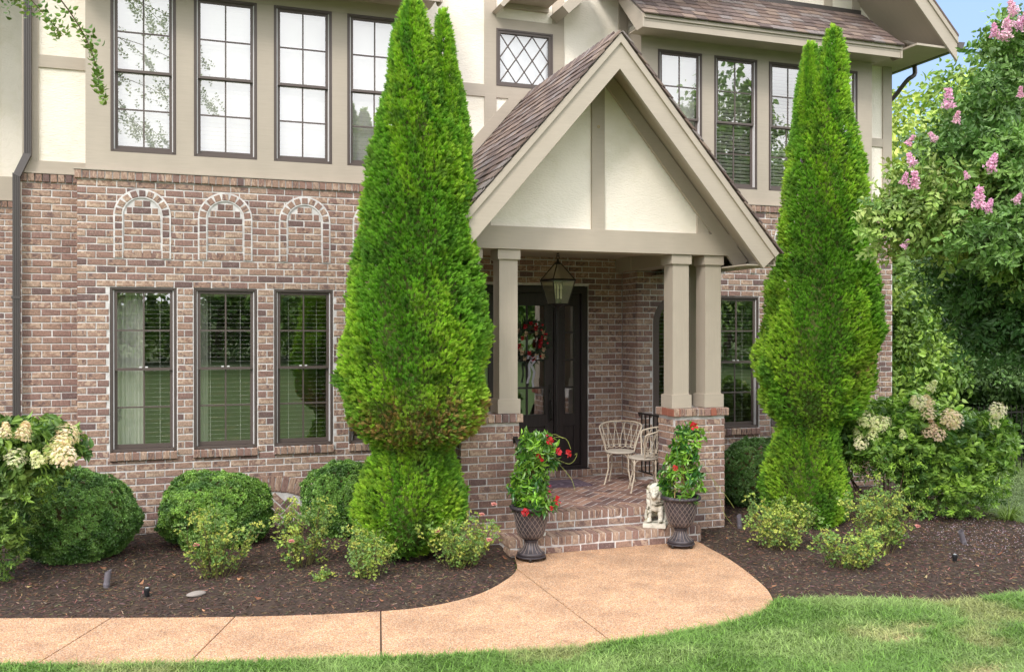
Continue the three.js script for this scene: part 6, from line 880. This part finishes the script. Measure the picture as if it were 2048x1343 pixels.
mandevilla('red-flowered mandevilla climbing from the left urn', [3.31, 2.335], [[0.0, 0.0, 0.17], [0.08, 0.02, 0.19], [0.2, -0.02, 0.15], [0.32, 0.0, 0.12], [0.42, 0.05, 0.14], [0.55, 0.06, 0.16], [0.66, 0.04, 0.15], [0.76, 0.04, 0.08]], 190, [[0.17, 0.72, -0.12, 0.10], [0.25, 0.60, -0.1, 0.10], [0.34, 0.585, -0.08, 0.10], [0.06, 0.535, -0.16, 0.11], [0.215, 0.12, -0.16, 0.12], [-0.045, 0.0, -0.2, 0.10], [0.16, 0.27, -0.15, 0.08, 1], [0.165, 0.22, -0.15, 0.08, 1], [0.14, 0.77, -0.05, 0.09, 1], [0.19, 0.045, -0.17, 0.06]], [[[0.15, 0.68, -0.05], [0.25, 0.74, 0], [0.36, 0.72, 0.02], [0.41, 0.62, 0.02]], [[0.18, 0.58, -0.05], [0.3, 0.5, 0], [0.4, 0.47, 0], [0.46, 0.53, 0], [0.47, 0.58, 0], [0.45, 0.56, 0]], [[0.2, 0.56, -0.05], [0.33, 0.42, 0], [0.42, 0.3, 0], [0.45, 0.2, 0]], [[0.15, 0.74, 0], [0.24, 0.77, 0], [0.33, 0.73, 0]]], 811);
mandevilla('thinner mandevilla with one red bloom in the right urn', [5.04, 2.345], [[0.0, 0.04, 0.14], [0.06, 0.03, 0.2], [0.2, -0.02, 0.2], [0.34, 0.0, 0.17], [0.44, 0.03, 0.12], [0.56, 0.06, 0.1], [0.68, 0.1, 0.12], [0.78, 0.04, 0.05]], 130, [[0.12, 0.79, -0.1, 0.11], [-0.11, 0.36, -0.2, 0.08], [0.16, 0.64, -0.1, 0.05, 1]], [[[0.12, 0.7, 0], [0.22, 0.78, 0], [0.3, 0.74, 0.02], [0.33, 0.66, 0.02]], [[0.15, 0.5, 0], [0.26, 0.38, 0.05], [0.36, 0.22, 0.1], [0.46, 0.0, 0.14], [0.52, -0.2, 0.16], [0.6, -0.3, 0.18]], [[0.36, 0.22, 0.1], [0.5, 0.05, 0.14], [0.62, -0.12, 0.16]], [[0.05, 0.55, -0.05], [-0.04, 0.36, -0.1], [-0.08, 0.26, -0.12]], [[0.0, 0.5, -0.12], [0.1, 0.6, -0.14], [0.0, 0.32, -0.16]]], 812);

// ---- iron rails
function handrail(label, x) {
  const t = thing('handrail', label, 'railing', [x, 0, 0], 0, 'handrails at the steps');
  const flatBar = pts => { const c = new THREE.CatmullRomCurve3(pts.map(p => new THREE.Vector3(0, ...p))), n = 40, pos = [], idx = []; for (let i = 0; i <= n; i++) { const p = c.getPoint(i / n), g = c.getTangent(i / n), nx = -g.z, ny = 0; void nx; void ny; const nn = new THREE.Vector3(0, g.z, -g.y).multiplyScalar(-0.007); for (const [sx, s] of [[-0.022, 1], [0.022, 1], [0.022, -1], [-0.022, -1]]) pos.push(sx, p.y + nn.y * s, p.z + nn.z * s); if (i) for (let k = 0; k < 4; k++) { const a = (i - 1) * 4 + k, b = (i - 1) * 4 + (k + 1) % 4; idx.push(a, b, a + 4, b, b + 4, a + 4); } } idx.push(0, 2, 1, 0, 3, 2, n * 4, n * 4 + 1, n * 4 + 2, n * 4, n * 4 + 2, n * 4 + 3); const g = new THREE.BufferGeometry(); g.setAttribute('position', new THREE.Float32BufferAttribute(pos, 3)); g.setIndex(idx); const f = flat(g); f.computeVertexNormals(); return f; };
  mesh('rail', flatBar([[1.185, 1.79], [1.165, 1.84], [1.10, 1.91], [1.02, 1.98], [0.95, 2.045], [0.88, 2.075], [0.83, 2.07], [0.815, 2.04], [0.83, 2.02]]), ironMat, t);
  mesh('post', bx(-0.022, 0.022, 0.17, 1.08, 1.91, 1.945), ironMat, t); mesh('baluster', bar([0, 0.30, 1.86], [0, 1.13, 1.86], 0.008, 6), ironMat, t); mesh('lower_bar', bar([0, 0.36, 1.79], [0, 0.25, 1.93], 0.008, 6), ironMat, t); mesh('wall_plate', bx(-0.026, 0.026, 1.13, 1.20, 1.783, 1.792), ironMat, t);
}
handrail('black iron handrail on the left pier behind the left urn', 3.335); handrail('black iron handrail on the right pier behind the right urn', 5.325);
{
  const t = thing('porch_railing', 'black iron railing closing the right side of the porch', 'railing', [5.73, 0.36, 0]);
  mesh('top_rail', bx(-0.02, 0.02, 0.872, 0.892, 0.02, 0.975), ironMat, t); mesh('bottom_rail', bx(-0.014, 0.014, 0.10, 0.115, 0.02, 0.975), ironMat, t);
  for (let i = 0; i < 8; i++) mesh('baluster', bx(-0.007, 0.007, 0.115, 0.872, 0.09 + i * 0.11, 0.104 + i * 0.11), ironMat, t);
  mesh('bracket', [new THREE.TorusGeometry(0.018, 0.006, 6, 12).rotateY(1.57).translate(0, 0.86, 0.03)], ironMat, t);
}
// ---- small things in the beds
function spotTube(label, [x, z], tilt, turn) { const t = thing('landscape_light', label, 'garden light', [x, mulchH(x, z) - 0.01, z], turn, 'grey garden lights in the mulch'), g = lathe([[0.024, 0], [0.026, 0.01], [0.027, 0.13], [0.027, 0.16], [0.023, 0.16], [0.022, 0.10], [0.001, 0.10]], 20), p = g.attributes.position; for (let i = 0; i < p.count; i++) if (p.getY(i) > 0.125) p.setY(i, p.getY(i) + p.getX(i) * 0.6); g.computeVertexNormals(); g.rotateZ(tilt); const m = mat(0x77727a, 0.5, { metalness: 0.3, side: THREE.DoubleSide }); mesh('housing', g, m, t); mesh('collar', lathe([[0.027, 0.03], [0.0295, 0.032], [0.0295, 0.05], [0.027, 0.052]], 20).rotateZ(tilt), m, t); }
spotTube('grey tube light tilted in front of the large boxwood', [-0.70, 2.17], -0.12, 0); spotTube('grey tube light beside the right brick pier', [6.055, 1.93], 0.1, 0.4); spotTube('grey tube light tilted left near the right lawn', [7.87, 3.44], 0.34, 0);
function cap(label, [x, z]) { const t = thing('sprinkler_head', label, 'sprinkler', [x, mulchH(x, z) - 0.01, z], 0, 'sprinkler heads in the beds'); mesh('riser', lathe([[0.001, 0], [0.021, 0], [0.021, 0.055], [0.026, 0.057], [0.026, 0.082], [0.022, 0.086], [0.001, 0.086]], 22), mat(0x1d1e22, 0.5), t); mesh('nozzle', lathe([[0.013, 0.0862], [0.013, 0.09], [0.001, 0.091]], 16), mat(0xa9b0b4, 0.4), t); }
cap('black sprinkler head left of the flat stone', [-0.34, 2.62]); cap('black sprinkler head by the right lawn edge', [7.13, 4.05]);
{ const g = new THREE.IcosahedronGeometry(1, 3), p = g.attributes.position; for (let i = 0; i < p.count; i++) { const f = 1 + 0.2 * (noise3(p.getX(i) * 1.5, p.getY(i) * 1.5, p.getZ(i) * 1.5, 9) - 0.5); p.setXYZ(i, p.getX(i) * 0.085 * f, p.getY(i) * 0.024 * f, p.getZ(i) * 0.055 * f); } const m = mergeVertices(g); m.computeVertexNormals(); const o = single('flat_stone', m, mat(0x8f8782, 0.9, { bumpMap: fineBump, bumpScale: 0.003 }), 'flat grey stone lying in the left mulch bed', 'stone'); o.position.set(0.06, mulchH(0.06, 2.72) + 0.015, 2.72); o.rotation.y = 0.4; }
{ const o = single('white_block', board(-0.035, 0.035, 0, 0.04, -0.022, 0.022, 0.006), mat(0xd8d8d2, 0.6), 'small white block on the lower step behind the left urn', 'block'); o.position.set(3.54, 0.17, 2.06); o.rotation.y = 0.3; }
{
  rnd = mulberry(831); const c = [], L = new Leafy(833); L.leaf([0, 0, 0], [0, 0.1, 1], 1, 0.55, [1, 1, 1], 0, 0.3, 0.3); const g = L.geo(), pts = [];
  for (let i = 0; i < 400 && c.length < 55; i++) { const x = R(-2, 8.8), z = R(0.4, 4.7); if (!inside(bedPoly, x, z) || dist(walkPoly, x, z) < 0.05 || (x > 2.6 && x < 6 && z < 2.2)) continue; c.push([new THREE.Matrix4().compose(new THREE.Vector3(x, mulchH(x, z) + 0.012, z), new THREE.Quaternion().setFromEuler(new THREE.Euler(R(-0.4, 0.4), R(0, 6.3), R(-0.4, 0.4))), new THREE.Vector3().setScalar(R(0.03, 0.07))), tint(pick([srgb(178, 124, 82), srgb(196, 168, 120), srgb(150, 96, 64), srgb(206, 150, 110)]))]); }
  const o = instances('fallen_leaves', g, leafMat, c, scene); o.userData.label = 'tan fallen leaves scattered on the mulch'; o.userData.category = 'leaves';
  for (let i = 0; i < 3000 && pts.length < 900; i++) { const x = R(6.6, 9.4), z = R(2.2, 4.6); if (!inside(bedPoly, x, z) || rnd() > smooth(1.8, 0.2, Math.hypot((x - 8.5), (z - 3.3)))) continue; pts.push([new THREE.Matrix4().compose(new THREE.Vector3(x, mulchH(x, z) + 0.012, z), new THREE.Quaternion().setFromEuler(new THREE.Euler(R(-0.6, 0.6), R(0, 6.3), R(-0.6, 0.6))), new THREE.Vector3().setScalar(R(0.01, 0.018))), tint(srgb(206, 186, 200))]); }
  const q = instances('fallen_petals', g, leafMat, pts, scene); q.userData.label = 'pale fallen petals sprinkled under the crape myrtle'; q.userData.category = 'petals';
}
{
  const t = thing('iron_fence', 'thin black iron fence far back at the right edge', 'fence', [12.2, 0, -0.9]);
  for (const y of [0.15, 0.95]) mesh('rail', bx(0, 4, y, y + 0.025, -0.012, 0.012), ironMat, t); for (let i = 0; i < 33; i++) mesh('picket', bx(i * 0.12, i * 0.12 + 0.014, 0, 1.08, -0.007, 0.007), ironMat, t);
}

renderer.render(scene, camera);
